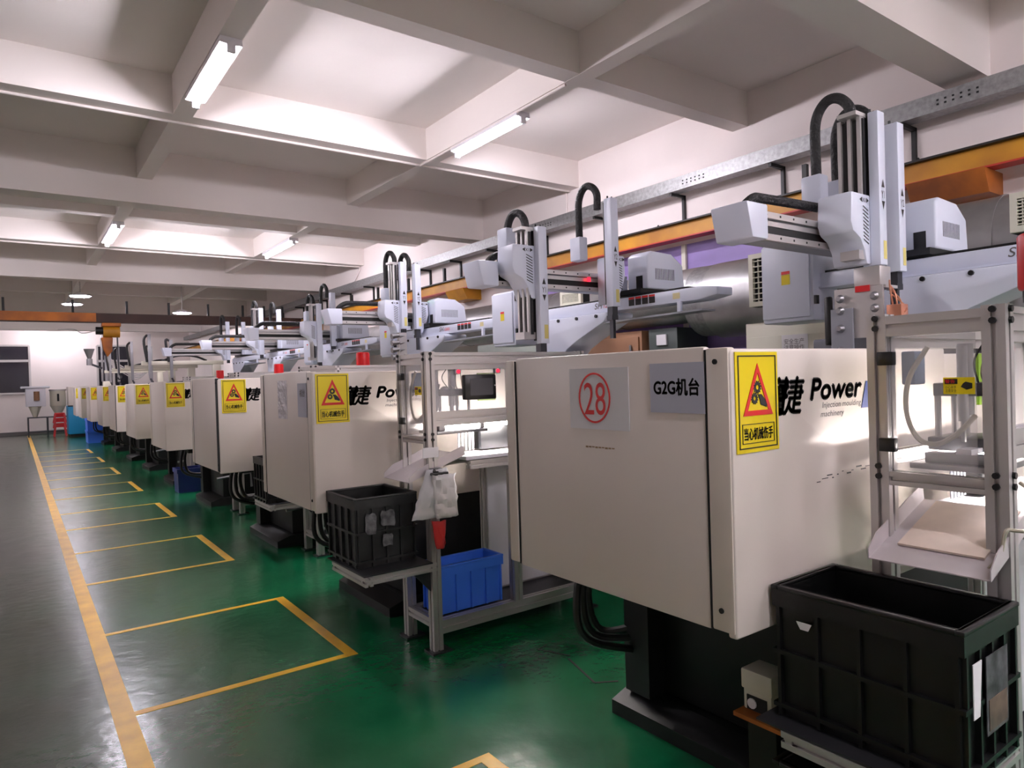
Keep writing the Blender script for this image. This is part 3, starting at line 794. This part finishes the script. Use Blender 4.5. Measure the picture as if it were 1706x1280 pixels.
r1 = robot(3.92, 1.72, 'nearest white gantry robot, with arms side by side and suction gripper', 0.215, -0.44, -0.24, (1.994, 2.748), (1.976, 2.73), 1.14, led='led_r')
r2 = robot(3.70, 4.35, 'second white gantry robot, its two arms set wide apart', -0.615, -0.92, -0.27, (1.71, 2.463), (1.97, 2.73), 1.16, led='led_r')
r3 = robot(3.70, 6.72, 'third white gantry robot, above the station with the monitor', 0.065, -0.35, -0.18, (2.04, 2.745), (2.04, 2.735), 0.98, led='led_g')
r4 = robot(3.72, 9.42, 'fourth white gantry robot, lit by a green lamp, arms at uneven heights', -0.03, -0.32, -0.12, (1.78, 2.58), (2.0, 2.74), 1.1, detail=1, led='led_g')
r5 = robot(3.72, 11.95, 'fifth white gantry robot down the row, small, beyond the uneven armed one', 0.1, -0.33, -0.03, (2.0, 2.78), (2.0, 2.77), 1.1, detail=1, led='led_g', box=False)
r6 = robot(3.72, 14.25, 'sixth and farthest white gantry robot, a rail box at its left end', 0.15, -0.30, 0.0, (2.0, 2.75), (2.0, 2.75), 1.3, detail=0, box=False)

# suction gripper under the nearest robot
def B1(name, mb, m, parent=r1, **k):
    return obj(name, mb, m, parent, **k)
gx, gy, gz = -0.50, -0.06, 0.335
gp = B1('gripper_plate', MB().box(gx - 0.03, gx - 0.015, gy - 0.04, gy + 0.20, gz - 0.35, gz - 0.10), 'alu')
B1('gripper_plate', MB().box(gx - 0.05, gx - 0.035, gy + 0.10, gy + 0.21, gz - 0.47, gz - 0.20), 'robotg')
B1('gripper_plate', MB().box(gx - 0.02, gx + 0.1, gy - 0.05, gy + 0.12, gz - 0.115, gz - 0.10), 'alu')
B1('gripper_block', MB().box(gx - 0.03, gx + 0.08, gy - 0.03, gy + 0.10, gz - 0.10, gz - 0.005), 'alu', bevel=0.006)
for iy in (0.16, 0.0):
    for iz in (-0.15, -0.21, -0.30, -0.41):
        if iy == 0.0 and iz < -0.25: continue
        B1('suction_cup', MB().cyl((gx - (0.05 if iy > 0.1 else 0.03), gy + iy, gz + iz), (gx - (0.07 if iy > 0.1 else 0.05), gy + iy, gz + iz), 0.022, 12, 0.012), 'steel', smooth=True)
B1('red_label', MB().box(gx - 0.036, gx - 0.03, gy + 0.02, gy + 0.09, gz - 0.125, gz - 0.095), 'redp')
for k in range(4):
    B1('copper_tube', MB().tube(spline([(gx + 0.02, gy - 0.05, gz - 0.08 - 0.02 * k), (gx - 0.02 + 0.02 * k, gy - 0.07 - 0.014 * k, gz - 0.12 - 0.03 * k), (gx + 0.01, gy - 0.07 - 0.016 * k, gz - 0.24), (gx + 0.02, gy - 0.05, gz - 0.30 + 0.01 * k)], 6), 0.004, 6), 'copper', smooth=True)
B1('valve_block', MB().box(gx - 0.02, gx + 0.05, gy - 0.12, gy - 0.05, gz - 0.34, gz - 0.20), 'copper', bevel=0.004)
B1('black_valve', MB().box(gx - 0.045, gx - 0.02, gy + 0.21, gy + 0.25, gz - 0.38, gz - 0.13), 'plastic_k', bevel=0.01)

# small grippers on the third robot
for dy, x0 in ((-0.40, -0.5), (-0.38, -0.42)):
    for k in range(4):
        obj('suction_cup', MB().cyl((x0 - 0.02, -0.36 + dy * 0.1, 0.30 - 0.07 * k), (x0 - 0.10, -0.36 + dy * 0.1, 0.29 - 0.07 * k), 0.02, 8, 0.03), 'steel', r3)
obj('gripper_plate', MB().box(-0.52, -0.44, -0.42, -0.36, 0.0, 0.33), 'alu', r3)

# old sprue pickers over the far machines
def picker(x, y, label, n=2):
    t = thing('sprue_picker', label, 'robot', (x, y, 1.655), 'old slim pickers over the far machines')
    obj('post', MB().box(-0.08, 0.08, -0.08, 0.08, 0, 0.33), 'cream', t, 0.01)
    obj('arm', MB().box(-1.5, 0.15, -0.05, 0.05, 0.33, 0.42), 'cream', t, 0.01)
    for k in range(n):
        xx = -1.35 + 0.42 * k
        obj('lifting_rod', MB().box(xx - 0.03, xx + 0.03, -0.09, -0.055, 0.05, 1.0 - 0.12 * k), 'steel', t)
        obj('hose', MB().tube(spline([(xx - 0.05, -0.07, 0.4), (xx - 0.1, -0.07, 0.85), (xx - 0.03, -0.07, 0.98 - 0.12 * k)], 5), 0.025, 6), 'rubber', t, smooth=True)
        obj('gripper', MB().tube(spline([(xx, -0.07, 0.05), (xx + 0.03, -0.07, -0.03), (xx - 0.02, -0.07, -0.08)], 5), 0.02, 6), 'darksteel', t)
    obj('hose', MB().tube(spline([(-1.1, 0, 0.42), (-0.8, 0, 0.53), (-0.45, 0, 0.52), (-0.2, 0, 0.42)], 5), 0.025, 6), 'rubber', t, smooth=True)
picker(3.72, 16.5, 'slim picker with two lifting rods, nearest of the far pickers')
picker(3.72, 19.2, 'slim picker with two lifting rods, middle of the far pickers')
picker(3.72, 21.9, 'slim picker with one lifting rod, third of the far pickers', 1)
picker(3.72, 23.9, 'slim picker with one lifting rod, farthest of all', 1)

# ================================================================ STATIONS
PW = 0.056
def station(x, y, label, detail=2, dx=1.15, dy=0.36, monitor=True, chute=True):
    t = thing('inspection_station', label, 'workstation', (x, y, 0), 'aluminium framed stations beside the machines')
    H = PW / 2
    x0, x1, y0, y1 = H, dx - H, H, dy - H
    def post(a, b, z0=0.012, z1=1.652): obj('post', MB().tslot((a, b, z0), (a, b, z1), PW), 'alu', t)
    def rail(p, q, w=0.045, h=None): obj('rail', MB().tslot(p, q, w, h), 'alu', t)
    post(x0, y0); post(x0, y1); post(x1, y0); post(x1, y1)
    post(0.58, y0, 0.17, 0.95)
    for a, b in ((x0, y0), (x0, y1), (x1, y0), (x1, y1)):
        obj('foot_plate', MB().box(a - 0.05, a + 0.07, b - 0.05, b + 0.05, 0, 0.012), 'darksteel', t)
    rail((PW, y0, 1.60), (dx - PW, y0, 1.60), 0.05, 0.095)
    rail((PW, y1, 1.60), (dx - PW, y1, 1.60), 0.05, 0.095)
    rail((x0, PW, 1.615), (x0, dy - PW, 1.615), 0.05, 0.06)
    rail((x1, PW, 1.615), (x1, dy - PW, 1.615), 0.05, 0.06)
    rail((PW, y0, 1.28), (dx - PW, y0, 1.28), 0.05, 0.08)
    rail((PW, y1, 1.22), (dx - PW, y1, 1.22), 0.04)
    rail((x0, PW, 1.165), (x0, dy - PW, 1.165), 0.05, 0.04)
    rail((PW, y0, 0.135), (dx - PW, y0, 0.135), 0.05, 0.075)
    rail((PW, y1, 0.135), (dx - PW, y1, 0.135), 0.05, 0.075)
    rail((x0, PW, 0.16), (x0, dy - PW, 0.16), 0.05, 0.05)
    rail((PW, y1, 1.0), (dx - PW, y1, 1.0), 0.04)
    obj('shelf_panel', MB().box(PW, dx - PW, PW, dy - PW, 0.15, 0.16), 'darksteel', t)
    # acrylic panes
    dr = obj('door_pane', MB().box(0.012, 0.018, PW + 0.02, dy - PW, 1.192, 1.582), 'acr', t)
    for k, z in ((0, 1.50), (1, 1.245)):
        obj('hinge', MB().box(-0.012, 0.012, dy - PW - 0.024, dy - PW + 0.022, z, z + 0.04), 'plastic_k', t, 0.003)
    obj('front_pane', MB().box(PW, dx - PW, 0.02, 0.026, 1.32, 1.55), 'acr', t)
    # bolts on the posts
    for z in (1.64, 1.61, 1.20, 1.17):
        obj('bolt', MB().cyl((-0.008, y0, z), (0.002, y0, z), 0.009, 8), 'plastic_k', t)
        obj('bolt', MB().cyl((x0, -0.008, z), (x0, 0.002, z), 0.009, 8), 'plastic_k', t)
        obj('bolt', MB().cyl((-0.008, y1, z), (0.002, y1, z), 0.009, 8), 'plastic_k', t)
    # work table, lamp, cabinet panels
    obj('table_top', MB().box(0.27, dx - 0.02, 0.05, dy - 0.04, 1.03, 1.05), 'white', t)
    rail((0.30, 0.075, 1.0), (dx - PW, 0.075, 1.0), 0.05)
    obj('side_cabinet_panel', MB().box(0.53, dx - PW, 0.29, 0.303, 0.175, 0.97), 'white', t)
    obj('cabinet_edge', MB().tslot((0.53, 0.275, 0.175), (0.53, 0.275, 0.97), 0.035), 'alu', t)
    lp = obj('lamp_batten', MB().box(0.12, 0.74, 0.13, 0.17, 1.235, 1.25), 'white', t)
    obj('lamp_tube', MB().cyl((0.14, 0.15, 1.222), (0.72, 0.15, 1.222), 0.013, 10), 'stube', lp)
    # equipment inside
    obj('cylinder', MB().cyl((0.28, 0.2, 1.34), (0.28, 0.2, 1.56), 0.022, 12).cyl((0.28, 0.2, 1.22), (0.28, 0.2, 1.34), 0.009, 8), 'steel', t, smooth=True)
    obj('cylinder', MB().cyl((0.15, 0.16, 1.33), (0.15, 0.16, 1.55), 0.014, 12).cyl((0.15, 0.16, 1.27), (0.15, 0.16, 1.33), 0.007, 8), 'steel', t, smooth=True)
    obj('press_block', MB().box(0.22, 0.36, 0.12, 0.27, 1.40, 1.44), 'darksteel', t, 0.004)
    obj('press_block', MB().box(0.2, 0.4, 0.11, 0.28, 1.235, 1.275), 'darksteel', t, 0.004)
    for a, b in ((0.23, 0.13), (0.35, 0.13), (0.23, 0.26), (0.35, 0.26)):
        obj('guide_pin', MB().cyl((a, b, 1.275), (a, b, 1.40), 0.01, 8), 'steel', t, smooth=True)
    obj('jig', MB().box(0.10, 0.44, 0.07, 0.29, 1.187, 1.205).box(0.13, 0.17, 0.1, 0.26, 1.205, 1.235).box(0.40, 0.43, 0.09, 0.14, 1.205, 1.25), 'steel', t, 0.003)
    obj('valve', MB().box(0.06, 0.13, 0.25, 0.29, 1.44, 1.54), mat('blue grey valve', (96, 120, 150), 0.4), t, 0.006)
    obj('air_hose', MB().tube(spline([(0.05, 0.21, 1.55), (0.045, 0.26, 1.46), (0.045, 0.27, 1.36), (0.045, 0.24, 1.285), (0.045, 0.19, 1.27), (0.05, 0.14, 1.30), (0.10, 0.11, 1.35)], 6), 0.0075, 7), 'clearhose', t, smooth=True)
    for k in range(4):
        obj('wire', MB().tube(spline([(0.2 + 0.03 * k, 0.12, 1.56), (0.18 + 0.05 * k, 0.14, 1.50 - 0.03 * k), (0.25 + 0.06 * k, 0.15, 1.42)], 5), 0.003, 5), 'clearhose' if k % 2 else 'sign_k', t)
    sg = flat('small_warning_sign', rect(0, 0.078, 0, 0.046), 'sign_y', t, (0.0115, 0.155, 1.415), UMY, UZ, 0.001)
    flat('sign_field', rect(0.004, 0.036, 0.028, 0.042), 'sign_k', sg, (0.010, 0.155, 1.415), UMY, UZ, 0.001)
    text('sign_lettering', '警告', 'sign_r', sg, (0.0085, 0.150, 1.445), UMY, UZ, 0.025, 0.01, 0.01)
    flat('hand_symbol', [(0.044, 0.02), (0.058, 0.012), (0.072, 0.016), (0.072, 0.03), (0.056, 0.034), (0.05, 0.03)], 'sign_k', sg, (0.010, 0.155, 1.415), UMY, UZ, 0.001)
    text('sign_lettering', '小心夹手\n注意安全', 'sign_k', sg, (0.0095, 0.150, 1.42), UMY, UZ, 0.028, 0.018)
    # two red push buttons
    for a in (0.205, 0.475):
        b_ = obj('button_box', MB().box(a - 0.02, a + 0.02, 0.0, 0.02, 1.525, 1.553), 'robotg', t, 0.003)
        obj('button', MB().cyl((a, -0.004, 1.539), (a, 0.0, 1.539), 0.011, 10), 'led_r', b_)
    obj('green_panel', MB().box(0.49, 0.62, 0.24, 0.25, 1.36, 1.53), 'green', t)
    obj('black_box', MB().box(0.50, 0.72, 0.24, 0.33, 1.06, 1.20), 'plastic_k', t, 0.005)
    for k in range(5):
        obj('hanging_strip', MB().box(0.36 + 0.025 * k, 0.375 + 0.025 * k, 0.28, 0.283, 1.06, 1.2), 'silver', t)
    if monitor:
        mo = obj('monitor', MB().box(0.222, 0.435, -0.04, -0.002, 1.378, 1.52), 'plastic_k', t, 0.008)
        obj('monitor_screen', MB().box(0.255, 0.41, -0.0415, -0.0395, 1.402, 1.497), 'screen', mo)
        obj('monitor_light', MB().cyl((0.423, -0.043, 1.455), (0.423, -0.04, 1.455), 0.004, 8), 'paper', mo)
        obj('monitor_arm', MB().box(0.31, 0.35, -0.002, 0.02, 1.40, 1.50), 'plastic_k', mo)
    # cantilevered crate shelf
    for yy in ((0.02, 0.40)):
        obj('shelf_arm', MB().tslot((-0.40, yy, 0.475), (0.03, yy, 0.475), 0.045), 'alu', t)
    obj('shelf_front', MB().tslot((-0.38, -0.03, 0.475), (-0.38, 0.42, 0.475), 0.045), 'alu', t)
    obj('shelf_plate', MB().box(-0.40, 0.0, -0.01, 0.50, 0.4985, 0.505), 'darksteel', t)
    obj('gusset', MB().prism([(-0.10, 0.45), (0.0, 0.45), (0.0, 0.34)], 'y', 0.02, 0.035), 'darksteel', t)
    if chute:
        # sloping sheet-metal chute with side lips
        xa, za, xb, zb_ = -0.12, 0.95, 0.235, 1.073
        ya, yb = -0.0, 0.31
        if detail > 1:
            ya = 0.005
        cb = MB()
        th = 0.003
        cb.add([(xa, ya, za), (xa, yb, za), (xb, yb, zb_), (xb, ya, zb_), (xa, ya, za - th), (xa, yb, za - th), (xb, yb, zb_ - th), (xb, ya, zb_ - th)],
               [(0, 1, 2, 3), (7, 6, 5, 4), (0, 4, 5, 1), (1, 5, 6, 2), (2, 6, 7, 3), (3, 7, 4, 0)])
        obj('chute_floor', cb, 'chute', t)
        for yy, nm in ((ya, 'chute_lip'), (yb, 'chute_lip')):
            s_ = MB().prism([(xa, za - th), (xb, zb_ - th), (xb - 0.01, zb_ + 0.05), (xa + 0.05, za + 0.066), (xa, za + 0.025)], 'y', yy - 0.0015, yy + 0.0015)
            obj(nm, s_, 'chute', t)
    return t

stA = station(2.09, 0.69, 'nearest aluminium framed station at the right edge with a small yellow sign', monitor=False)
stB = station(1.812, 3.29, 'second aluminium framed station with a black monitor on its front')
stC = dup(stB, (2.08, 5.78, 0), 'third aluminium framed station, between second and third machines, mostly hidden')
stD = dup(stB, (2.08, 8.30, 0), 'fourth aluminium framed station, between third and fourth machines, mostly hidden')
stE = dup(stB, (2.08, 11.0, 0), 'fifth aluminium framed station, between fourth and fifth machines, mostly hidden')
for st in (stD, stE):                                  # these two have no crate shelf
    for ch in list(st.children):
        if ch.name.split('.')[0] in ('shelf_arm', 'shelf_front', 'shelf_plate', 'gusset', 'chute_floor', 'chute_lip'):
            bpy.data.objects.remove(ch)

bd = obj('cardboard_sheet', MB().box(-0.135, 0.135, -0.11, 0.11, 0, 0.006), 'board')
tag(bd, 'stained cardboard sheet lying on the chute of the nearest station', 'cardboard')
bd.location = (2.178, 0.845, 0.95 + 0.208 * 0.123 / 0.355 + 0.003); bd.rotation_euler = (0, -math.atan2(0.123, 0.355), 0)
# cloudy hose tied to the right post of the nearest station
tb = obj('tie_hose', MB().tube(spline([(2.07, 0.66, 1.19), (2.06, 0.62, 1.17), (2.05, 0.56, 1.20)], 5), 0.005, 6).tube(spline([(2.02, 0.72, 0.96), (2.05, 0.70, 1.0), (2.06, 0.69, 1.06), (2.07, 0.67, 1.065), (2.06, 0.58, 1.07)], 5), 0.005, 6), 'clearhose', None, smooth=True)
tag(tb, 'cloudy thin hose looped round the right post of the nearest station', 'hose')
beacon(2.17, 0.64, 1.654, 'red beacon at the right edge on top of the nearest station', 0.15)

# small profile rack on top of second machine
t = thing('profile_rack', 'low aluminium profile frame lying on top of the second machine', 'frame', (1.62, 4.05, ZT - 0.01))
obj('profile_bar', MB().tslot((0, 0.0, 0.022), (0, 0.6, 0.022), 0.04), 'alu', t)
obj('profile_bar', MB().tslot((0.6, 0.0, 0.022), (0.6, 0.6, 0.022), 0.04), 'alu', t)
obj('profile_bar', MB().tslot((0.02, 0.02, 0.022), (0.58, 0.02, 0.022), 0.04), 'alu', t)
obj('profile_bar', MB().tslot((0.02, 0.58, 0.022), (0.58, 0.58, 0.022), 0.04), 'alu', t)

# ================================================================ CRATES
def crate(name, x, y, z, w, d, h, m, label, group, detail=True, band=True):
    t = thing(name, label, 'crate', (x, y, z), group)
    th = 0.008
    body = MB()
    a, b = 0.012, 0.012
    outer0, outer1 = (a + 0.008, w - a - 0.008, b + 0.008, d - b - 0.008), (a, w - a, b, d - b)
    def ring(q, zz): return [(q[0], q[2], zz), (q[1], q[2], zz), (q[1], q[3], zz), (q[0], q[3], zz)]
    vs = ring(outer0, 0) + ring(outer1, h) + ring((outer1[0] + th, outer1[1] - th, outer1[2] + th, outer1[3] - th), h) + ring((outer0[0] + th, outer0[1] - th, outer0[2] + th, outer0[3] - th), th)
    fs = [(3, 2, 1, 0), (12, 13, 14, 15)]
    for i in range(4):
        j = (i + 1) % 4
        fs += [(i, j, 4 + j, 4 + i), (4 + i, 4 + j, 8 + j, 8 + i), (8 + i, 8 + j, 12 + j, 12 + i)]
    body.add(vs, fs)
    obj('body', body, m, t)
    rim = MB()
    for zz0, zz1, e in ((h - 0.012, h, 0.0),):
        rim.box(0, w, 0, 0.022, zz0, zz1).box(0, w, d - 0.022, d, zz0, zz1).box(0, 0.022, 0.022, d - 0.022, zz0, zz1).box(w - 0.022, w, 0.022, d - 0.022, zz0, zz1)
    obj('rim', rim, m, t, 0.003)
    sk = MB().box(0.002, w - 0.002, 0.002, 0.012, h - 0.06, h - 0.012).box(0.002, w - 0.002, d - 0.012, d - 0.002, h - 0.06, h - 0.012).box(0.002, 0.012, 0.012, d - 0.012, h - 0.06, h - 0.012).box(w - 0.012, w - 0.002, 0.012, d - 0.012, h - 0.06, h - 0.012)
    obj('rim_skirt', sk, m, t)
    if detail:
        for zz in ((0.48 * h, 0.07 * h) if band else ()):
            obj('rib', MB().box(0.001, w - 0.001, 0.001, 0.022, zz, zz + 0.012).box(0.001, w - 0.001, d - 0.022, d - 0.001, zz, zz + 0.012).box(0.001, 0.022, 0.022, d - 0.022, zz, zz + 0.012).box(w - 0.022, w - 0.001, 0.022, d - 0.022, zz, zz + 0.012), m, t)
        n = 4
        for k in range(n + 1):
            xx = 0.02 + (w - 0.04) * k / n
            obj('rib', MB().box(xx - 0.005, xx + 0.005, 0.003, 0.022, 0.004, h - 0.06), m, t)
        for k in range(n + 1):
            yy = 0.02 + (d - 0.04) * k / n
            obj('rib', MB().box(0.003, 0.022, yy - 0.005, yy + 0.005, 0.004, h - 0.06), m, t)
    return t

cA = crate('black_crate', 1.745, 0.67, 0.5055, 0.335, 0.50, 0.375, 'cratek', 'big black plastic crate on the shelf at lower right below the chute', 'stacking crates on the station shelves')
flat('crate_label', rect(0, 0.13, 0, 0.19), mat('smudged grey label', (96, 94, 98), 0.55, var=0.8, scale=22, var2=(20, 20, 22)), cA, (0.11, -0.0005, 0.10), UX, UZ, 0.002)
flat('crate_label', [(0.0, 0.0), (0.035, 0.0), (0.05, 0.13), (0.0, 0.13)], 'paper', cA, (0.04, 0.0012, 0.16), UX, UZ, 0.002)
flat('crate_label', rect(0, 0.11, 0, 0.075), mat('stained brown label', (120, 100, 84), 0.6, var=0.6, scale=12, var2=(66, 54, 46)), cA, (0.12, -0.003, 0.11), UX, UZ, 0.001)
flat('crate_handle_mark', [(0, 0.02), (0.045, 0.02), (0.035, 0.0), (0.012, 0.0)], 'paper', cA, (-0.0005, 0.42, 0.27), UMY, UZ, 0.002)
cB = crate('black_crate', 1.428, 3.41, 0.5055, 0.37, 0.41, 0.375, 'crateg', 'worn dark grey crate with torn labels on the second station shelf', 'stacking crates on the station shelves')
for (a, b, w_, h_) in ((0.14, 0.20, 0.10, 0.10), (0.15, 0.10, 0.07, 0.07), (0.055, 0.17, 0.07, 0.13)):
    pts = []
    for k in range(14):
        tt = 2 * math.pi * k / 14
        rr = 0.75 + 0.25 * random.random()
        pts.append((w_ / 2 * (1 + rr * max(-1, min(1, 1.3 * math.cos(tt)))), h_ / 2 * (1 + rr * max(-1, min(1, 1.3 * math.sin(tt))))))
    flat('torn_label', pts, mat('torn grey label', (120, 120, 122), 0.6, var=0.6, scale=25, var2=(40, 42, 44)), cB, (a, 0.001, b), UX, UZ, 0.002)
crate('black_crate', 1.66, 5.80, 0.5055, 0.36, 0.36, 0.375, 'cratek', 'black crate peeping out between the second and third machines', 'stacking crates on the station shelves')
# lower crate under the nearest shelf
crate('black_crate', 1.745, 0.68, 0.0, 0.335, 0.50, 0.37, 'cratek', 'black crate on the floor under the nearest station shelf', 'stacking crates on the station shelves')

tB = crate('blue_tote', 1.885, 3.352, 0.1725, 0.445, 0.21, 0.275, 'crateb', 'bright blue plastic tote on the lower shelf of the second station', 'blue plastic totes', band=False)
bgm = MB()
o_ = []
for i in range(7):
    for j in range(6):
        o_.append((0.10 + 0.045 * i, 0.035 + 0.028 * j, 0.19 + 0.03 * math.sin(i * 1.7 + j) + 0.02 * random.random()))
bgm.add(o_, [(i * 6 + j, i * 6 + j + 1, (i + 1) * 6 + j + 1, (i + 1) * 6 + j) for i in range(6) for j in range(5)])
b_ = obj('blue_bag', bgm, mat('pale blue film', (110, 150, 225), 0.3), None, smooth=True)
b_.location = (1.885, 3.35, 0.1725)
tag(b_, 'crumpled pale blue plastic bag inside the blue tote', 'bag')
crate('blue_tote', 1.62, 22.5, 0.0, 0.5, 0.8, 0.35, 'crateb', 'stacked blue tote on the floor at the far end, lower one', 'blue plastic totes', False)
crate('blue_tote', 1.62, 22.53, 0.352, 0.5, 0.75, 0.33, 'crateb', 'stacked blue tote on the floor at the far end, upper one', 'blue plastic totes', False)
crate('blue_tote', 1.82, 10.6, 0.0, 0.36, 0.35, 0.34, mat('dark blue crate plastic', (30, 44, 110), 0.45), 'dark blue tote on the floor between the fourth and fifth machines', 'blue plastic totes', False)

# ================================================================ BAGS ON STATION B POST
def sheet(poly_rows, m, name, parent=None):
    # rows of (x,y,z) lists with equal length -> thin crumpled sheet
    mb = MB()
    n = len(poly_rows[0])
    mb.add([p for r in poly_rows for p in r], [(i * n + j, i * n + j + 1, (i + 1) * n + j + 1, (i + 1) * n + j) for i in range(len(poly_rows) - 1) for j in range(n - 1)])
    o = obj(name, mb, m, parent, smooth=True)
    sm = o.modifiers.new('thickness', 'SOLIDIFY'); sm.thickness = 0.002
    return o
def bagrows(xa, xb, xc, xd, zt, zb, y, amp, nx=9, nz=10):
    rows = []
    for i in range(nz):
        tt = i / (nz - 1)
        l, r = xa + (xc - xa) * tt, xb + (xd - xb) * tt
        rows.append([(l + (r - l) * j / (nx - 1), y - 0.02 * math.sin(math.pi * j / (nx - 1)) - amp * (random.random() - 0.3), zt + (zb - zt) * tt + 0.006 * random.random()) for j in range(nx)])
    return rows
bag = sheet(bagrows(1.772, 1.90, 1.668, 1.895, 1.015, 0.755, 3.245, 0.022), 'bagm', 'plastic_bag')
tag(bag, 'cloudy plastic bag hanging from the post of the second station', 'bag')
pap = sheet(bagrows(1.785, 1.925, 1.80, 1.945, 0.985, 0.752, 3.215, 0.03), 'paper', 'paper_sheets')
tag(pap, 'crumpled white record sheets clipped in front of the hanging plastic bag', 'paper')
cl = obj('clip_board_clip', MB().box(1.785, 1.885, 3.205, 3.275, 0.985, 1.0).box(1.80, 1.86, 3.22, 3.27, 1.0, 1.02), 'plastic_k', None, 0.004)
tag(cl, 'black clip holding the record sheets on the station post', 'clip')
rp = sheet(bagrows(1.79, 1.875, 1.81, 1.865, 0.735, 0.585, 3.24, 0.014, 7, 7), 'redbag', 'red_pouch')
tag(rp, 'red tinted pouch hanging below the white record sheets', 'pouch')
nb = obj('paper_note', MB().box(1.772, 1.868, 3.278, 3.281, 1.075, 1.13), 'paper')
tag(nb, 'small white paper note stuck on the second station post', 'paper')

# ================================================================ FAR END
t = thing('blue_machine', 'blue based moulding machine at the far end of the row', 'machine', (1.38, 26.0, 0))
obj('base', MB().box(0, 2.2, 0, 1.0, 0.1, 1.0), 'bluem', t, 0.01)
obj('feet', MB().box(0.05, 2.1, 0.05, 0.95, 0, 0.1), 'black', t)
obj('guard', MB().box(0.02, 1.3, 0.02, 0.98, 1.02, 1.62), 'beige', t, 0.01)
obj('belt', MB().box(-0.002, 2.2, -0.004, 0.0, 0.98, 1.02), 'black', t)
def stool_stack(x, y):
    for k in range(3):
        t = thing('red_stool', ['red plastic stool, bottom of the stack at the far wall', 'red plastic stool, middle of the stack at the far wall', 'red plastic stool, top of the stack at the far wall'][k], 'stool', (x, y, 0.0 + 0.17 * k), 'stacked red stools')
        obj('seat', MB().box(-0.14, 0.14, -0.14, 0.14, 0.40, 0.43), 'redp', t, 0.01)
        for sx in (-1, 1):
            for sy in (-1, 1):
                obj('leg', MB().bar((sx * 0.12, sy * 0.12, 0.40), (sx * (0.17 + 0.0), sy * 0.17, 0.0 if k == 0 else 0.1), 0.05, 0.05), 'redp', t)
        obj('apron', MB().box(-0.145, 0.145, -0.145, -0.135, 0.30, 0.40), 'redp', t)
stool_stack(1.2, 27.2)
t = thing('steel_cart', 'dark steel cart standing by the far wall', 'cart', (0.33, 27.4, 0))
for x in (0.02, 0.55, 1.15):
    for y in (0.02, 0.6):
        obj('leg', MB().box(x - 0.02, x + 0.02, y - 0.02, y + 0.02, 0, 0.62), 'darksteel', t)
obj('shelf', MB().box(0, 1.18, 0, 0.62, 0.62, 0.65), 'darksteel', t)
obj('shelf', MB().box(0, 1.18, 0, 0.62, 0.15, 0.18), 'darksteel', t)
t = thing('hopper_loader', 'white boxy hopper loader with a flat lid on the far cart', 'hopper', (0.55, 27.7, 0.65))
obj('body', MB().box(-0.25, 0.3, -0.2, 0.2, 0.35, 0.95), 'white', t, 0.02)
obj('lid', MB().box(-0.38, 0.42, -0.25, 0.25, 0.95, 1.02), 'white', t, 0.02)
obj('funnel', MB().cyl((0, 0, 0.0), (0, 0, 0.35), 0.06, 16, 0.18), 'cream', t, smooth=True)
obj('pump', MB().cyl((0.05, -0.22, 0.55), (0.05, -0.22, 0.85), 0.08, 12), 'tan', t, smooth=True)
t = thing('hopper_dryer', 'round grey hopper dryer beside the white hopper loader', 'hopper', (1.2, 27.95, 0.65))
obj('drum', MB().cyl((0, 0, 0.35), (0, 0, 0.85), 0.23, 24), 'cream', t, smooth=True)
obj('lid', MB().cyl((0, 0, 0.85), (0, 0, 0.9), 0.25, 24), 'alu', t, smooth=True)
obj('cone', MB().cyl((0, 0, 0.0), (0, 0, 0.35), 0.06, 20, 0.23), 'cream', t, smooth=True)
obj('sight_glass', MB().box(-0.03, 0.03, -0.24, -0.22, 0.5, 0.75), 'gap', t)
t = thing('material_feeder', 'tall steel material feeder with funnel and hoses near the far window', 'feeder', (2.35, 24.6, 0))
obj('stand', MB().box(-0.12, 0.12, -0.1, 0.1, 0, 1.75), 'cream', t, 0.01)
obj('column', MB().cyl((0.0, 0, 1.75), (0.0, 0, 2.55), 0.06, 14), 'steel', t, smooth=True)
obj('column', MB().cyl((-0.12, 0, 1.75), (-0.12, 0, 3.3), 0.03, 12), 'steel', t, smooth=True)
obj('pipe', MB().bar((-0.12, 0, 2.15), (-0.45, 0, 2.3), 0.06, 0.06), 'darksteel', t)
obj('funnel', MB().cyl((-0.45, 0, 2.45), (-0.45, 0, 2.75), 0.05, 16, 0.15), 'steel', t, smooth=True)
obj('funnel_motor', MB().cyl((-0.45, 0, 2.25), (-0.45, 0, 2.45), 0.08, 12), 'steel', t, smooth=True)
for k in range(4):
    obj('hose', MB().tube(spline([(0.03, -0.02, 2.5 - 0.04 * k), (0.35, -0.02, 2.25 - 0.06 * k), (0.8, -0.02, 1.95 - 0.05 * k), (1.1, -0.02, 2.0)], 6), 0.018, 6), 'alu', t, smooth=True)
